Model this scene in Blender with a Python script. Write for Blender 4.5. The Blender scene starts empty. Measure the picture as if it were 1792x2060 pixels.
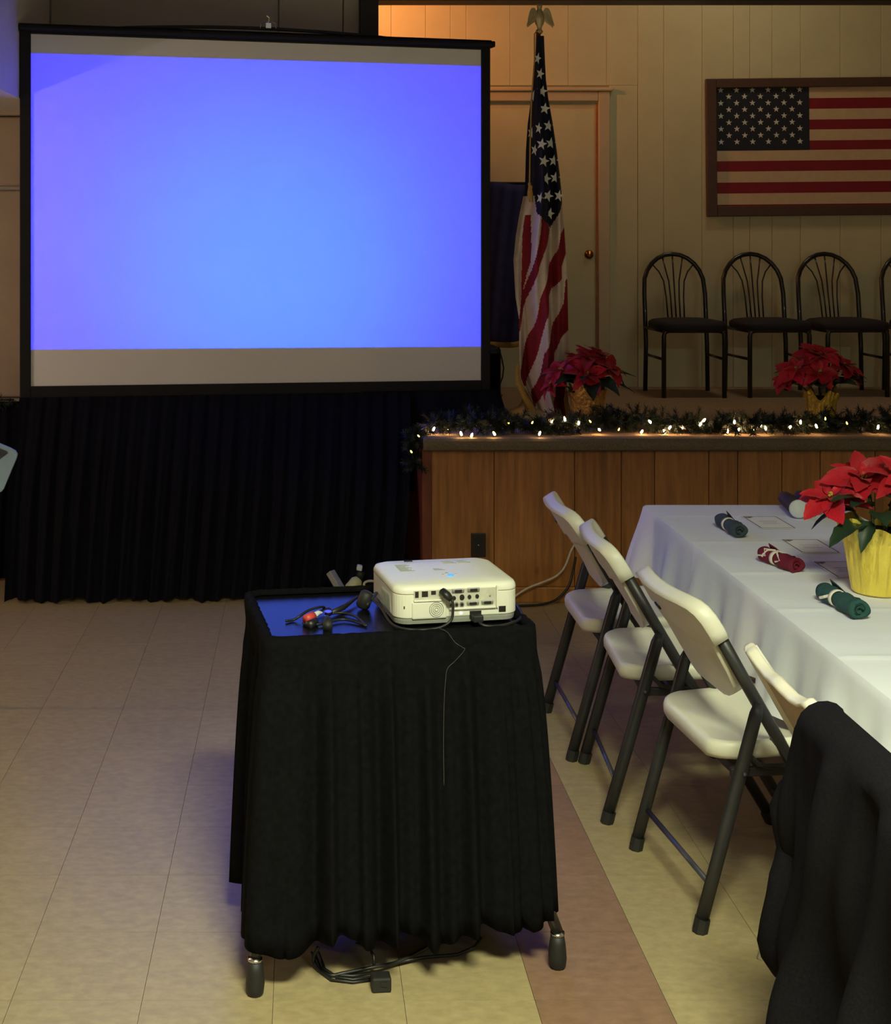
import bpy, math, random
from mathutils import Vector, Matrix, Euler
random.seed(7)
SC = bpy.context.scene
COL = SC.collection
PI = math.pi

# ------------------------------------------------------------------ camera
F, CX, CY, H = 2680.0, 608.0, 480.0, 1.774     # focal length and principal point in 1792x2060 pixels, eye height
cam_d = bpy.data.cameras.new('camera')
cam = bpy.data.objects.new('camera', cam_d)
COL.objects.link(cam)
cam.location = (0, 0, H)
cam.rotation_euler = (PI / 2, 0, 0)
cam_d.sensor_fit = 'HORIZONTAL'
cam_d.sensor_width = 36
cam_d.lens = F / 1792 * 36
cam_d.shift_x = (896 - CX) / 1792
cam_d.shift_y = -(1030 - CY) / 1792
cam_d.clip_start = 0.05
SC.camera = cam

# ------------------------------------------------------------------ world, exposure
w = bpy.data.worlds.new('world')
SC.world = w
w.use_nodes = True
w.node_tree.nodes['Background'].inputs[0].default_value = (0.5, 0.45, 0.4, 1)
w.node_tree.nodes['Background'].inputs[1].default_value = 0.02
SC.view_settings.view_transform = 'Standard'
SC.view_settings.look = 'None'
SC.view_settings.exposure = 0.0
SC.view_settings.gamma = 1.0
SC.view_settings.use_curve_mapping = False

# ------------------------------------------------------------------ light levels
# x, y, watts, colour, spread in degrees of the hall's ceiling troffers, the rear pair added as fill
HALL = [(0.55, 0.35, 245, (0.96, 1.0, 0.66), 132), (-2.4, -1.6, 46, (0.80, 0.94, 1.0), 180), (3.0, -1.6, 56, (0.82, 0.96, 1.0), 180)]
HALL_Z = 3.55
STAGE_LAMP = ((-0.15, 7.98, 3.35), 100, (1.0, 0.36, 0.12))
LEFT_LAMP = ((-3.24, 5.0, 1.66), 42, (1.0, 0.75, 0.64))      # sconce on the left wall, below the soffit
STAGE_FILL = (4.6, (1.0, 0.85, 0.58))  # fill light added above the stage: watts, colour
PROJ_W = 1050
PROJ_EDGE, PROJ_MID = (0.0, 0.0, 1.0), (0.0, 0.125, 1.1)   # the projected blue picture


# ================================================================== helpers
def lin(c):
    return tuple(((v / 255) / 12.92 if v / 255 <= 0.04045 else ((v / 255 + 0.055) / 1.055) ** 2.4) for v in c)


def P(x, y, d):
    """point of the place seen at pixel x,y at distance d along the hall"""
    return Vector(((x - CX) / F * d, d, H - (y - CY) / F * d))


def PZ(x, y, z):
    """point at pixel x,y that lies at height z"""
    d = (H - z) * F / (y - CY)
    return P(x, y, d)


def lerp(a, b, t):
    return a + (b - a) * t


def interp(tab, x):
    if x <= tab[0][0]:
        return tab[0][1]
    for (x0, y0), (x1, y1) in zip(tab, tab[1:]):
        if x <= x1:
            return lerp(y0, y1, (x - x0) / (x1 - x0))
    return tab[-1][1]


MATS = {}


def mat(name, col, rough=0.6, metal=0.0, var=0.12, scale=20, bump=0.0, bscale=None, spec=None, stretch=None, emit=None, sheen=0.0, col2=None, rand=0.0, coat=0.0, transl=0.0):
    if name in MATS:
        return MATS[name]
    m = bpy.data.materials.new(name)
    MATS[name] = m
    m.use_nodes = True
    nt = m.node_tree
    b = nt.nodes['Principled BSDF']
    N = nt.nodes.new
    L = nt.links.new
    tc = N('ShaderNodeTexCoord')
    mp = N('ShaderNodeMapping')
    L(tc.outputs['Object'], mp.inputs[0])
    if stretch:
        mp.inputs['Scale'].default_value = stretch
    oi = N('ShaderNodeObjectInfo')
    vm = N('ShaderNodeVectorMath')
    vm.operation = 'MULTIPLY_ADD'
    cmb = N('ShaderNodeCombineXYZ')
    for i in range(3):
        L(oi.outputs['Random'], cmb.inputs[i])
    L(cmb.outputs[0], vm.inputs[0])
    vm.inputs[1].default_value = (37, 23, 51)
    L(mp.outputs[0], vm.inputs[2])
    no = N('ShaderNodeTexNoise')
    no.inputs['Scale'].default_value = scale
    no.inputs['Detail'].default_value = 5
    no.inputs['Roughness'].default_value = 0.65
    L(vm.outputs[0], no.inputs['Vector'])
    ramp = N('ShaderNodeValToRGB')
    c2 = col2 if col2 else tuple(v * (1 - 2 * var) for v in col)
    c3 = tuple(min(1, v * (1 + (0 if col2 else var))) for v in col)
    ramp.color_ramp.elements[0].position = 0.3
    ramp.color_ramp.elements[1].position = 0.7
    ramp.color_ramp.elements[0].color = (*c2, 1)
    ramp.color_ramp.elements[1].color = (*c3, 1)
    L(no.outputs[0], ramp.inputs[0])
    last = ramp.outputs[0]
    if rand:
        hsv = N('ShaderNodeHueSaturation')
        mr = N('ShaderNodeMapRange')
        mr.inputs[3].default_value = 1 - rand
        mr.inputs[4].default_value = 1 + rand
        L(oi.outputs['Random'], mr.inputs[0])
        L(mr.outputs[0], hsv.inputs['Value'])
        L(last, hsv.inputs['Color'])
        last = hsv.outputs[0]
    L(last, b.inputs['Base Color'])
    b.inputs['Roughness'].default_value = rough
    b.inputs['Metallic'].default_value = metal
    if spec is not None:
        b.inputs['Specular IOR Level'].default_value = spec
    if sheen:
        b.inputs['Sheen Weight'].default_value = sheen
    if coat:
        b.inputs['Coat Weight'].default_value = coat
    if transl:
        b.inputs['Transmission Weight'].default_value = transl
    if bump:
        n2 = N('ShaderNodeTexNoise')
        n2.inputs['Scale'].default_value = bscale or scale * 3
        n2.inputs['Detail'].default_value = 4
        L(vm.outputs[0], n2.inputs['Vector'])
        bp = N('ShaderNodeBump')
        bp.inputs['Strength'].default_value = bump
        bp.inputs['Distance'].default_value = 0.01
        L(n2.outputs[0], bp.inputs['Height'])
        L(bp.outputs[0], b.inputs['Normal'])
    if emit:
        b.inputs['Emission Color'].default_value = (*emit[0], 1)
        b.inputs['Emission Strength'].default_value = emit[1]
    return m


def wood(name, ca, cb, rough=0.45, scale=5, stretch=(6, 6, 0.5)):
    """vertical grain with knots"""
    if name in MATS:
        return MATS[name]
    m = mat(name, ca, rough, scale=scale, stretch=stretch, col2=cb, rand=0.10, bump=0.05)
    nt = m.node_tree
    b = nt.nodes['Principled BSDF']
    src = b.inputs['Base Color'].links[0].from_socket
    tc = nt.nodes.new('ShaderNodeTexCoord')
    mp = nt.nodes.new('ShaderNodeMapping')
    mp.inputs['Scale'].default_value = (3.2, 3.2, 1.9)
    vo = nt.nodes.new('ShaderNodeTexVoronoi')
    vo.inputs['Scale'].default_value = 1.3
    mr = nt.nodes.new('ShaderNodeMapRange')
    mr.inputs[1].default_value = 0.03
    mr.inputs[2].default_value = 0.09
    mr.inputs[3].default_value = 0.35
    mr.inputs[4].default_value = 1.0
    mx = nt.nodes.new('ShaderNodeMix')
    mx.data_type = 'RGBA'
    mx.blend_type = 'MULTIPLY'
    mx.inputs[0].default_value = 1.0
    nt.links.new(tc.outputs['Object'], mp.inputs[0])
    nt.links.new(mp.outputs[0], vo.inputs['Vector'])
    nt.links.new(vo.outputs['Distance'], mr.inputs[0])
    nt.links.new(src, mx.inputs[6])
    nt.links.new(mr.outputs[0], mx.inputs[7])
    nt.links.new(mx.outputs[2], b.inputs['Base Color'])
    return m


def wpos(o):
    p = Vector((0, 0, 0))
    while o is not None:
        p += o.location
        o = o.parent
    return p


class MB:
    def __init__(s):
        s.v, s.f, s.m = [], [], []

    def add(s, vs, fs, mi=0):
        o = len(s.v)
        s.v += [Vector(q) for q in vs]
        s.f += [tuple(i + o for i in f) for f in fs]
        s.m += [mi] * len(fs)
        return s

    def box(s, c, size, rz=0, rot=None, mi=0):
        hx, hy, hz = size[0] / 2, size[1] / 2, size[2] / 2
        R = rot if rot else Matrix.Rotation(rz, 3, 'Z')
        vs = [Vector(c) + R @ Vector((x * hx, y * hy, z * hz)) for z in (-1, 1) for x, y in ((-1, -1), (1, -1), (1, 1), (-1, 1))]
        return s.add(vs, [(3, 2, 1, 0), (4, 5, 6, 7), (0, 1, 5, 4), (1, 2, 6, 5), (2, 3, 7, 6), (3, 0, 4, 7)], mi)

    def span(s, a, b, mi=0):
        return s.box([(a[i] + b[i]) / 2 for i in range(3)], [abs(a[i] - b[i]) for i in range(3)], mi=mi)

    def tube(s, pts, r, n=8, mi=0, cap=True, flat=1.0):
        pts = [Vector(p) for p in pts]
        k = len(pts)
        rs = r if isinstance(r, (list, tuple)) else [r] * k
        vs = []
        up = None
        for i, p in enumerate(pts):
            t = (pts[min(i + 1, k - 1)] - pts[max(i - 1, 0)]).normalized()
            if up is None:
                a = Vector((0, 0, 1)) if abs(t.z) < 0.9 else Vector((1, 0, 0))
                up = (a - t * a.dot(t)).normalized()
            else:
                up = (up - t * up.dot(t))
                up = up.normalized() if up.length > 1e-6 else t.orthogonal().normalized()
            side = t.cross(up)
            for j in range(n):
                a = 2 * PI * j / n
                vs.append(p + up * math.cos(a) * rs[i] + side * math.sin(a) * rs[i] * flat)
        fs = [(i * n + j, i * n + (j + 1) % n, (i + 1) * n + (j + 1) % n, (i + 1) * n + j) for i in range(k - 1) for j in range(n)]
        if cap:
            fs.append(tuple(range(n - 1, -1, -1)))
            fs.append(tuple((k - 1) * n + j for j in range(n)))
        return s.add(vs, fs, mi)

    def loops(s, loops, cap0=True, cap1=True, closed=True, mi=0):
        n = len(loops[0])
        vs = [q for l in loops for q in l]
        fs = []
        for i in range(len(loops) - 1):
            for j in range(n if closed else n - 1):
                fs.append((i * n + j, i * n + (j + 1) % n, (i + 1) * n + (j + 1) % n, (i + 1) * n + j))
        if cap0:
            fs.append(tuple(range(n - 1, -1, -1)))
        if cap1:
            fs.append(tuple((len(loops) - 1) * n + j for j in range(n)))
        return s.add(vs, fs, mi)

    def lathe(s, prof, n=16, c=(0, 0, 0), mi=0, cap0=True, cap1=True):
        c = Vector(c)
        return s.loops([[c + Vector((r * math.cos(2 * PI * j / n), r * math.sin(2 * PI * j / n), z)) for j in range(n)] for r, z in prof], cap0, cap1, True, mi)

    def ball(s, c, r, n=10, m=6, sc=(1, 1, 1), mi=0):
        c = Vector(c)
        L = []
        for i in range(1, m):
            t = PI * i / m
            L.append([c + Vector((r * sc[0] * math.sin(t) * math.cos(2 * PI * j / n), r * sc[1] * math.sin(t) * math.sin(2 * PI * j / n), -r * sc[2] * math.cos(t))) for j in range(n)])
        o = len(s.v)
        s.loops(L, False, False, True, mi)
        k = len(s.v)
        s.v += [c + Vector((0, 0, -r * sc[2])), c + Vector((0, 0, r * sc[2]))]
        for j in range(n):
            s.f.append((k, o + (j + 1) % n, o + j))
            s.f.append((k + 1, o + (m - 2) * n + j, o + (m - 2) * n + (j + 1) % n))
            s.m += [mi, mi]
        return s

    def grid(s, nu, nv, fn, mi=0):
        vs = [fn(i / nu, j / nv) for j in range(nv + 1) for i in range(nu + 1)]
        W = nu + 1
        fs = [(j * W + i, j * W + i + 1, (j + 1) * W + i + 1, (j + 1) * W + i) for j in range(nv) for i in range(nu)]
        if callable(mi):
            o = len(s.v)
            s.v += [Vector(q) for q in vs]
            for q, f in enumerate(fs):
                j, i = divmod(q, nu)
                s.f.append(tuple(k + o for k in f))
                s.m.append(mi((i + .5) / nu, (j + .5) / nv))
            return s
        return s.add(vs, fs, mi)

    def xf(s, M, start=0):
        for i in range(start, len(s.v)):
            s.v[i] = M @ s.v[i]
        return s

    def build(s, name, mats, parent=None, world=False, smooth=False, bevel=0, seg=2, solid=0, sub=0):
        off = wpos(parent) if world else Vector((0, 0, 0))
        me = bpy.data.meshes.new(name)
        me.from_pydata([tuple(q - off) for q in s.v], [], s.f)
        for m in (mats if isinstance(mats, (list, tuple)) else [mats]):
            me.materials.append(m)
        for p, mi in zip(me.polygons, s.m):
            p.material_index = mi
            p.use_smooth = smooth
        me.update()
        o = bpy.data.objects.new(name, me)
        COL.objects.link(o)
        o.parent = parent
        if solid:
            md = o.modifiers.new('thick', 'SOLIDIFY')
            md.thickness = solid
            md.offset = 0
        if bevel:
            md = o.modifiers.new('bevel', 'BEVEL')
            md.width = bevel
            md.segments = seg
            md.limit_method = 'ANGLE'
            md.angle_limit = 0.6
        if sub:
            md = o.modifiers.new('sub', 'SUBSURF')
            md.levels = md.render_levels = sub
        return o


def tag(o, label, cat, group=None, kind=None):
    o['label'] = label
    o['category'] = cat
    if group:
        o['group'] = group
    if kind:
        o['kind'] = kind
    return o


def thing(name, loc, label, cat, group=None, rz=0):
    o = bpy.data.objects.new(name, None)
    o.empty_display_size = 0.05
    COL.objects.link(o)
    o.location = loc
    o.rotation_euler = (0, 0, rz)
    return tag(o, label, cat, group)


def struct(o, label=None):
    o['kind'] = 'structure'
    if label:
        o['label'] = label
    return o


def copy_obj(o, parent=None):
    c = o.copy()
    COL.objects.link(c)
    c.parent = parent
    for ch in list(o.children):
        copy_obj(ch, c)
    return c


def rrect(wd, dp, r, n=5):
    pts = []
    for cx_, cy_, a0 in ((wd / 2 - r, -dp / 2 + r, -PI / 2), (wd / 2 - r, dp / 2 - r, 0), (-wd / 2 + r, dp / 2 - r, PI / 2), (-wd / 2 + r, -dp / 2 + r, PI)):
        for k in range(n + 1):
            a = a0 + PI / 2 * k / n
            pts.append((cx_ + r * math.cos(a), cy_ + r * math.sin(a)))
    return pts


def area_light(name, loc, watts, col, sx, sy, parent=None, rot=(0, 0, 0)):
    l = bpy.data.lights.new(name, 'AREA')
    l.shape = 'RECTANGLE'
    l.size, l.size_y = sx, sy
    l.energy = watts
    l.color = col
    o = bpy.data.objects.new(name, l)
    COL.objects.link(o)
    o.location = loc
    o.rotation_euler = rot
    o.parent = parent
    return o


def point_light(name, loc, watts, col, r=0.04, parent=None):
    l = bpy.data.lights.new(name, 'POINT')
    l.energy = watts
    l.color = col
    l.shadow_soft_size = r
    o = bpy.data.objects.new(name, l)
    COL.objects.link(o)
    o.location = loc
    o.parent = parent
    return o


# ================================================================== materials
M_TILE = mat('tile_tan', lin((163, 147, 111)), 0.38, var=0.09, scale=26, stretch=(1, 1.7, 1), rand=0.03, bump=0.02, bscale=30)
M_TILEB = mat('tile_brown', lin((138, 108, 88)), 0.38, var=0.11, scale=26, stretch=(1, 1.7, 1), rand=0.03, bump=0.02, bscale=30)
M_GROUT = mat('tile_joint', lin((70, 60, 50)), 0.9)
M_WALL = mat('cream_paint', lin((212, 204, 164)), 0.55, var=0.04, scale=3)
M_TAN = mat('tan_paint', lin((176, 160, 136)), 0.6, var=0.05, scale=3)
M_GREYW = mat('grey_paint', lin((186, 180, 166)), 0.6, var=0.05, scale=2)
M_SOFFIT = mat('soffit_paint', lin((228, 220, 214)), 0.6, var=0.04, scale=3)
M_CEIL = mat('ceiling_paint', lin((150, 145, 138)), 0.8, var=0.05)
M_BLACKT = mat('black_trim', lin((22, 20, 30)), 0.5)
M_DOOR = mat('door_paint', lin((200, 180, 145)), 0.45, var=0.03, scale=4)
M_CASING = mat('casing_paint', lin((205, 186, 152)), 0.4, var=0.03, scale=4)
M_JAMB = mat('raw_jamb', lin((170, 122, 84)), 0.5)
M_BRASS = mat('brass', lin((150, 105, 50)), 0.3, 1.0)
M_WOOD = wood('stage_panel_wood', lin((182, 124, 62)), lin((132, 86, 40)))
M_REDWOOD = wood('red_wood', lin((128, 66, 34)), lin((92, 42, 22)))
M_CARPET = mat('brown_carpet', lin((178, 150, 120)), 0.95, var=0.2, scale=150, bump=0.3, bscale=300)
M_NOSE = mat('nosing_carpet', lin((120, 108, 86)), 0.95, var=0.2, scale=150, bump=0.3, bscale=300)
M_BLACK = mat('black_cloth', (0.005, 0.005, 0.0062), 0.95, var=0.2, scale=60, bump=0.1, bscale=400, spec=0.06)
M_SKIRT = mat('stage_skirt_cloth', (0.006, 0.006, 0.010), 0.95, var=0.2, scale=60, spec=0.12)
M_JACKET = mat('jacket_fleece', (0.0085, 0.008, 0.0105), 0.95, var=0.2, scale=200, bump=0.15, bscale=500, spec=0.06)
M_SCREEN = mat('screen_vinyl', (0.80, 0.80, 0.80), 0.75, var=0.01, scale=4)
M_SFRAME = mat('screen_black', lin((16, 15, 24)), 0.55, spec=0.3)
M_CHROME = mat('chrome', (0.7, 0.7, 0.7), 0.2, 1.0)
M_TUBE = mat('black_chair_tube', (0.012, 0.011, 0.010), 0.28, var=0.1, coat=0.3)
M_PAD = mat('black_seat_pad', lin((38, 32, 40)), 0.75, var=0.1)
M_RESIN = mat('white_resin', lin((224, 223, 208)), 0.42, var=0.02, scale=8, bump=0.015, bscale=250)
M_CREAM = mat('cream_resin', lin((236, 232, 216)), 0.4, var=0.02, scale=8)
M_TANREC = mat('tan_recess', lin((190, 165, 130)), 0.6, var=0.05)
M_LEG = mat('grey_steel', lin((52, 52, 54)), 0.42, 0.2, var=0.08, scale=30)
M_ROD = mat('steel_rod', lin((90, 90, 105)), 0.35, 0.6)
M_RUBBER = mat('black_rubber', (0.012, 0.012, 0.012), 0.6)
M_CLOTH = mat('white_tablecloth', lin((232, 237, 246)), 0.85, var=0.015, scale=6, bump=0.06, bscale=25, sheen=0.1)
M_TABLE = mat('table_top', lin((190, 180, 165)), 0.5)
M_NAPG = mat('green_napkin', lin((34, 76, 72)), 0.9, var=0.12, scale=60, bump=0.15, bscale=150)
M_NAPG2 = mat('slate_napkin', lin((56, 72, 82)), 0.9, var=0.12, scale=60, bump=0.15, bscale=150)
M_NAPR = mat('burgundy_napkin', lin((112, 14, 42)), 0.9, var=0.12, scale=60, bump=0.15, bscale=150)
M_RIBBON = mat('white_ribbon', lin((225, 220, 205)), 0.6, var=0.02)
M_DARKC = mat('dark_cup', lin((52, 40, 44)), 0.6)
M_LID = mat('white_lid', lin((205, 210, 215)), 0.45, var=0.02)
M_PAPER = mat('card_paper', lin((242, 242, 238)), 0.7, var=0.01)
M_INK = mat('grey_ink', lin((95, 98, 100)), 0.8)
M_INKL = mat('pale_ink', lin((188, 190, 186)), 0.8)
M_FOIL = mat('gold_foil', lin((240, 218, 92)), 0.30, 0.30, var=0.08, scale=9, bump=1.0, bscale=34, stretch=(1, 1, 0.4))
M_FOILC = mat('copper_foil', lin((240, 185, 95)), 0.32, 0.5, var=0.15, scale=25, bump=1.0, bscale=60)
M_BRACT = mat('red_bract', lin((186, 10, 34)), 0.55, var=0.18, scale=30, rand=0.22, sheen=0.1)
M_LEAF = mat('green_leaf', lin((34, 58, 36)), 0.5, var=0.2, scale=30, rand=0.2)
M_STEM = mat('stem', lin((60, 70, 35)), 0.7)
M_SOIL = mat('soil', lin((35, 25, 18)), 0.95)
M_YEL = mat('cyathia', lin((190, 160, 60)), 0.6)
M_NEEDLE = mat('garland_needles', lin((30, 46, 32)), 0.6, var=0.3, scale=20)
M_BULB = mat('warm_bulb', (1, 0.8, 0.5), 0.4, emit=((1.0, 0.58, 0.24), 70))
M_BULBY = mat('yellow_bulb_and_glint', (1, 0.8, 0.3), 0.4, emit=((1.0, 0.70, 0.12), 5))
M_WHITEP = mat('projector_white', lin((225, 226, 212)), 0.35, var=0.015, scale=5)
M_GREYP = mat('projector_grey', lin((150, 152, 142)), 0.5, var=0.03)
M_DARKP = mat('port_black', (0.012, 0.012, 0.012), 0.5)
M_PORT = mat('port_metal', lin((160, 160, 155)), 0.35, 0.6)
M_PRINT = mat('grey_print', lin((165, 168, 165)), 0.6)
M_BLUEB = mat('blue_button', lin((60, 140, 235)), 0.3, emit=((0.1, 0.4, 1.0), 0.8))
M_LED = mat('white_led', (1, 1, 1), 0.3, emit=((1, 1, 1), 3))
M_TRAY = mat('black_laminate', (0.006, 0.006, 0.008), 0.26, var=0.1, spec=0.30)
M_CABLE = mat('black_cable', (0.012, 0.012, 0.012), 0.45)
M_WCABLE = mat('white_cable', lin((205, 195, 175)), 0.5)
M_REDP = mat('red_plug', lin((205, 70, 60)), 0.5)
M_IVORY = mat('ivory_plug', lin((190, 190, 140)), 0.5)
M_FRED = mat('flag_red', lin((140, 12, 34)), 0.8, var=0.1, scale=20)
M_FWHITE = mat('flag_white', lin((222, 206, 188)), 0.8, var=0.06, scale=20)
M_FBLUE = mat('flag_blue', lin((22, 24, 48)), 0.8, var=0.1, scale=20)
M_PRED = mat('print_red', lin((138, 16, 34)), 0.6, var=0.08)
M_PWHITE = mat('print_cream', lin((214, 186, 150)), 0.6, var=0.04)
M_PBLUE = mat('print_navy', lin((28, 32, 46)), 0.6, var=0.08)
M_STAR = mat('star_white', lin((225, 225, 215)), 0.7, var=0.02)
M_FRAMEW = mat('walnut_frame', lin((88, 62, 50)), 0.45, var=0.15, stretch=(2, 8, 8))
M_NAVY = mat('navy_banner', lin((62, 60, 116)), 0.85, var=0.12, scale=20)
M_FRINGE = mat('gold_fringe', lin((196, 156, 76)), 0.8, var=0.2, scale=200)
M_GOLD = mat('gold_finial', lin((200, 185, 140)), 0.4, 0.35, var=0.1)
M_POLE = mat('pole_wood', lin((120, 78, 40)), 0.4)
M_OUTLET = mat('brown_plate', lin((40, 30, 24)), 0.4)
M_BOARD = mat('grey_board', lin((150, 174, 204)), 0.5, var=0.04)
M_DIFF = mat('diffuser', (0.9, 0.9, 0.85), 0.5, emit=((1.0, 0.92, 0.7), 4))
M_GLOW = mat('lamp_glow', (1, 0.7, 0.4), 0.5, emit=((1.0, 0.5, 0.18), 12))

# ================================================================== floor
Y_ST, Y_PW, Y_BW = 6.50, 7.54, 8.73       # stage front, proscenium wall, stage back wall
Z_ST = 0.80
X_AP = 0.634                                # left end of the stage apron
fl = MB().span((-3.4, -4.2, -0.08), (4.6, 9.0, -0.0022)).build('floor', M_GROUT)
struct(fl, 'tan vinyl tile floor with one brown row of tiles')
T = 0.3048
tm = []
for m_ in (M_TILE, M_TILEB):
    o_ = MB().box((0, 0, -0.0011), (T - 0.0012, T - 0.0012, 0.0022))
    me = bpy.data.meshes.new('tile')
    me.from_pydata([tuple(q) for q in o_.v], [], o_.f)
    me.materials.append(m_)
    tm.append(me)
rest = MB()
for i in range(-9, 18):
    for j in range(-25, 14):
        cx_ = -0.6777 + T * (i + .5)
        cy_ = 3.408 + T * (j + .5)
        if not (-3.3 < cx_ < 4.5 and -4.1 < cy_ < 7.5):
            continue
        d_ = cy_
        seen = False
        if d_ > 2.4:
            px = CX + F * cx_ / d_
            py = CY + F * H / d_
            seen = -260 < px < 2000 and py < 2260 and cy_ < Y_ST + 0.15
        if seen:
            t_ = bpy.data.objects.new('tile', tm[1] if i == 4 else tm[0])
            COL.objects.link(t_)
            t_.location = (cx_, cy_, 0)
            t_.parent = fl
        else:
            rest.box((cx_, cy_, -0.0011), (T - 0.0012, T - 0.0012, 0.0022), mi=1 if i == 4 else 0)
r_ = rest.build('tile_field', [M_TILE, M_TILEB], fl)
r_['kind'] = 'stuff'

# ================================================================== hall shell
struct(MB().span((-3.4, -4.2, 3.62), (4.6, Y_PW + 0.12, 3.75)).build('ceiling', M_CEIL))
struct(MB().span((-3.5, -4.2, 0), (-3.4, 9.0, 4.4)).build('wall_left', M_TAN))
struct(MB().span((4.6, -4.2, 0), (4.7, 9.0, 4.4)).build('wall_right', M_TAN))
struct(MB().span((-3.5, -4.3, 0), (4.7, -4.2, 3.7)).build('wall_rear', M_TAN))
struct(MB().span((-3.4, Y_PW + 0.12, 4.3), (4.6, 9.0, 4.4)).build('ceiling_stage', M_CEIL))

# soffit along the left side of the hall
struct(MB().span((-3.4, -4.2, 2.482), (-1.43, Y_PW, 3.62)).build('trim_soffit', M_SOFFIT), 'boxed soffit running along the left of the hall')

# proscenium wall behind the screen, in panels
pw = MB().span((-3.4, Y_PW + 0.02, 0), (0.326, Y_PW + 0.14, 3.62)).build('wall_proscenium', M_GREYW)
struct(pw, 'dim grey panelled wall behind the projection screen')
xs = [-1.425, -0.131, 0.23, 0.326]
for a, b_ in zip(xs, xs[1:]):
    MB().span((a + .003, Y_PW, 2.3), (b_ - .003, Y_PW + 0.025, 3.62)).build('panel', M_GREYW, pw, bevel=.004)
MB().span((-0.131, Y_PW - 0.02, 2.3), (0.23 - .003, Y_PW + 0.01, 3.62)).build('panel', M_GREYW, pw, bevel=.004)
zz = [0.805, 0.87, 1.98 + 0.07, 2.05 + 0.42]
# tan panels below the soffit: 385..800 px, 232..378 px
for z0, z1, yo in ((0.88, 2.045, 0.0), (2.07, 2.462, 0.0)):
    MB().span((-3.4, Y_PW - 0.03 + yo, z0), (-0.9, Y_PW + 0.03, z1)).build('panel', M_TAN, pw, bevel=.012)
MB().span((-3.4, Y_PW - 0.09, 2.466), (-0.9, Y_PW + 0.03, 2.482)).build('header', M_TAN, pw)
MB().span((-3.4, Y_PW - 0.05, 0.0), (0.58, Y_PW + 0.02, 0.80)).build('wainscot', M_REDWOOD, pw)
# black edge of the stage opening
tr = MB().span((0.326, Y_PW - 0.06, 0.8), (0.428, Y_PW + 0.16, 3.62)).build('trim_1', M_BLACKT)
struct(tr, 'black upright edge of the stage opening')
tr = MB().span((0.428, Y_PW - 0.02, 3.119), (4.6, Y_PW + 0.14, 3.62)).build('trim_2', M_BLACKT)
struct(tr, 'black border across the top of the stage opening')

# ================================================================== stage back wall, boards
wb = MB().span((-3.4, Y_BW + 0.012, 0.0), (4.6, Y_BW + 0.15, 4.3)).build('wall_back', M_WALL)
struct(wb, 'cream boarded wall at the back of the stage')
# door opening px 985..1202 wide, top 208
DX0, DX1, DZ1 = (1018 - CX) / F * Y_BW - 0.36, (1203 - CX) / F * Y_BW, H + (480 - 207) / F * Y_BW
CW = 0.075
seams = [(x_ - CX) / F * Y_BW for x_ in (787, 856, 906, 938, 1026, 1143, 1220, 1283, 1335, 1412, 1475, 1508, 1553, 1610, 1690, 1772, 1830)]
seams = [-3.4, -2.9, -2.45, -2.0, -1.6, -1.2, -0.8, -0.45, -0.1, 0.25] + seams + [4.2, 4.6]
for a, b_ in zip(seams, seams[1:]):
    z0 = Z_ST
    if b_ > DX0 - CW and a < DX1 + CW:
        z0 = DZ1 + CW + 0.04
    MB().span((a + .0008, Y_BW, z0), (b_ - .0008, Y_BW + 0.015, 4.3)).build('board', M_WALL, wb, bevel=.0018, seg=1)
MB().span((DX1 + CW, Y_BW, Z_ST), ((1283 - CX) / F * Y_BW - .0018, Y_BW + 0.015, DZ1 + CW + 0.04)).build('board', M_WALL, wb, bevel=.003, seg=1)

dr = MB().span((DX0, Y_BW + 0.055, Z_ST), (DX1 - 0.014, Y_BW + 0.09, DZ1)).build('door_1', M_DOOR)
struct(dr, 'cream flush door at the back of the stage')
MB().span((DX1 - .014, Y_BW - 0.0, Z_ST), (DX1, Y_BW + 0.09, DZ1 + .0)).build('jamb', M_JAMB, dr)
MB().span((DX0 - .02, Y_BW - .0, DZ1), (DX1, Y_BW + 0.09, DZ1 + .012)).build('jamb', M_CASING, dr)
for a, b_ in (((DX1, Y_BW - .018, Z_ST), (DX1 + CW, Y_BW + .014, DZ1 + CW)), ((DX0 - CW, Y_BW - .018, Z_ST), (DX0, Y_BW + .014, DZ1 + CW)), ((DX0, Y_BW - .016, DZ1 + .01), (DX1, Y_BW + .014, DZ1 + CW))):
    MB().span(a, b_).build('casing', M_CASING, dr, bevel=.006)
MB().span((DX0 - CW - .01, Y_BW - .03, DZ1 + CW), (DX1 + CW + .02, Y_BW + .014, DZ1 + CW + .022)).build('casing_cap', M_CASING, dr, bevel=.006)
MB().span((DX0, Y_BW + 0.02, DZ1 - 0.025), (DX1 - .014, Y_BW + 0.055, DZ1)).build('stop', M_CASING, dr)
MB().span((DX0, Y_BW + 0.02, Z_ST), (DX0 + .035, Y_BW + 0.055, DZ1 - .025)).build('stop', M_CASING, dr)
k_ = P(1185, 512, Y_BW)
MB().lathe([(0, 0), (.032, 0), (.032, .006), (.012, .01), (.012, .03), (.026, .036), (.03, .05), (.024, .062), (0, .066)], 16).xf(Matrix.Translation((k_.x, Y_BW + .055, k_.z)) @ Matrix.Rotation(PI / 2, 4, 'X')).build('knob', M_BRASS, dr, smooth=True)
k_ = P(1186, 467, Y_BW)
MB().lathe([(0, 0), (.028, 0), (.028, .008), (.022, .014), (.012, .016), (0, .016)], 16).xf(Matrix.Translation((k_.x, Y_BW + .055, k_.z)) @ Matrix.Rotation(PI / 2, 4, 'X')).build('deadbolt', mat('satin_metal', lin((240, 236, 225)), .3, .1), dr, smooth=True)

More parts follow.
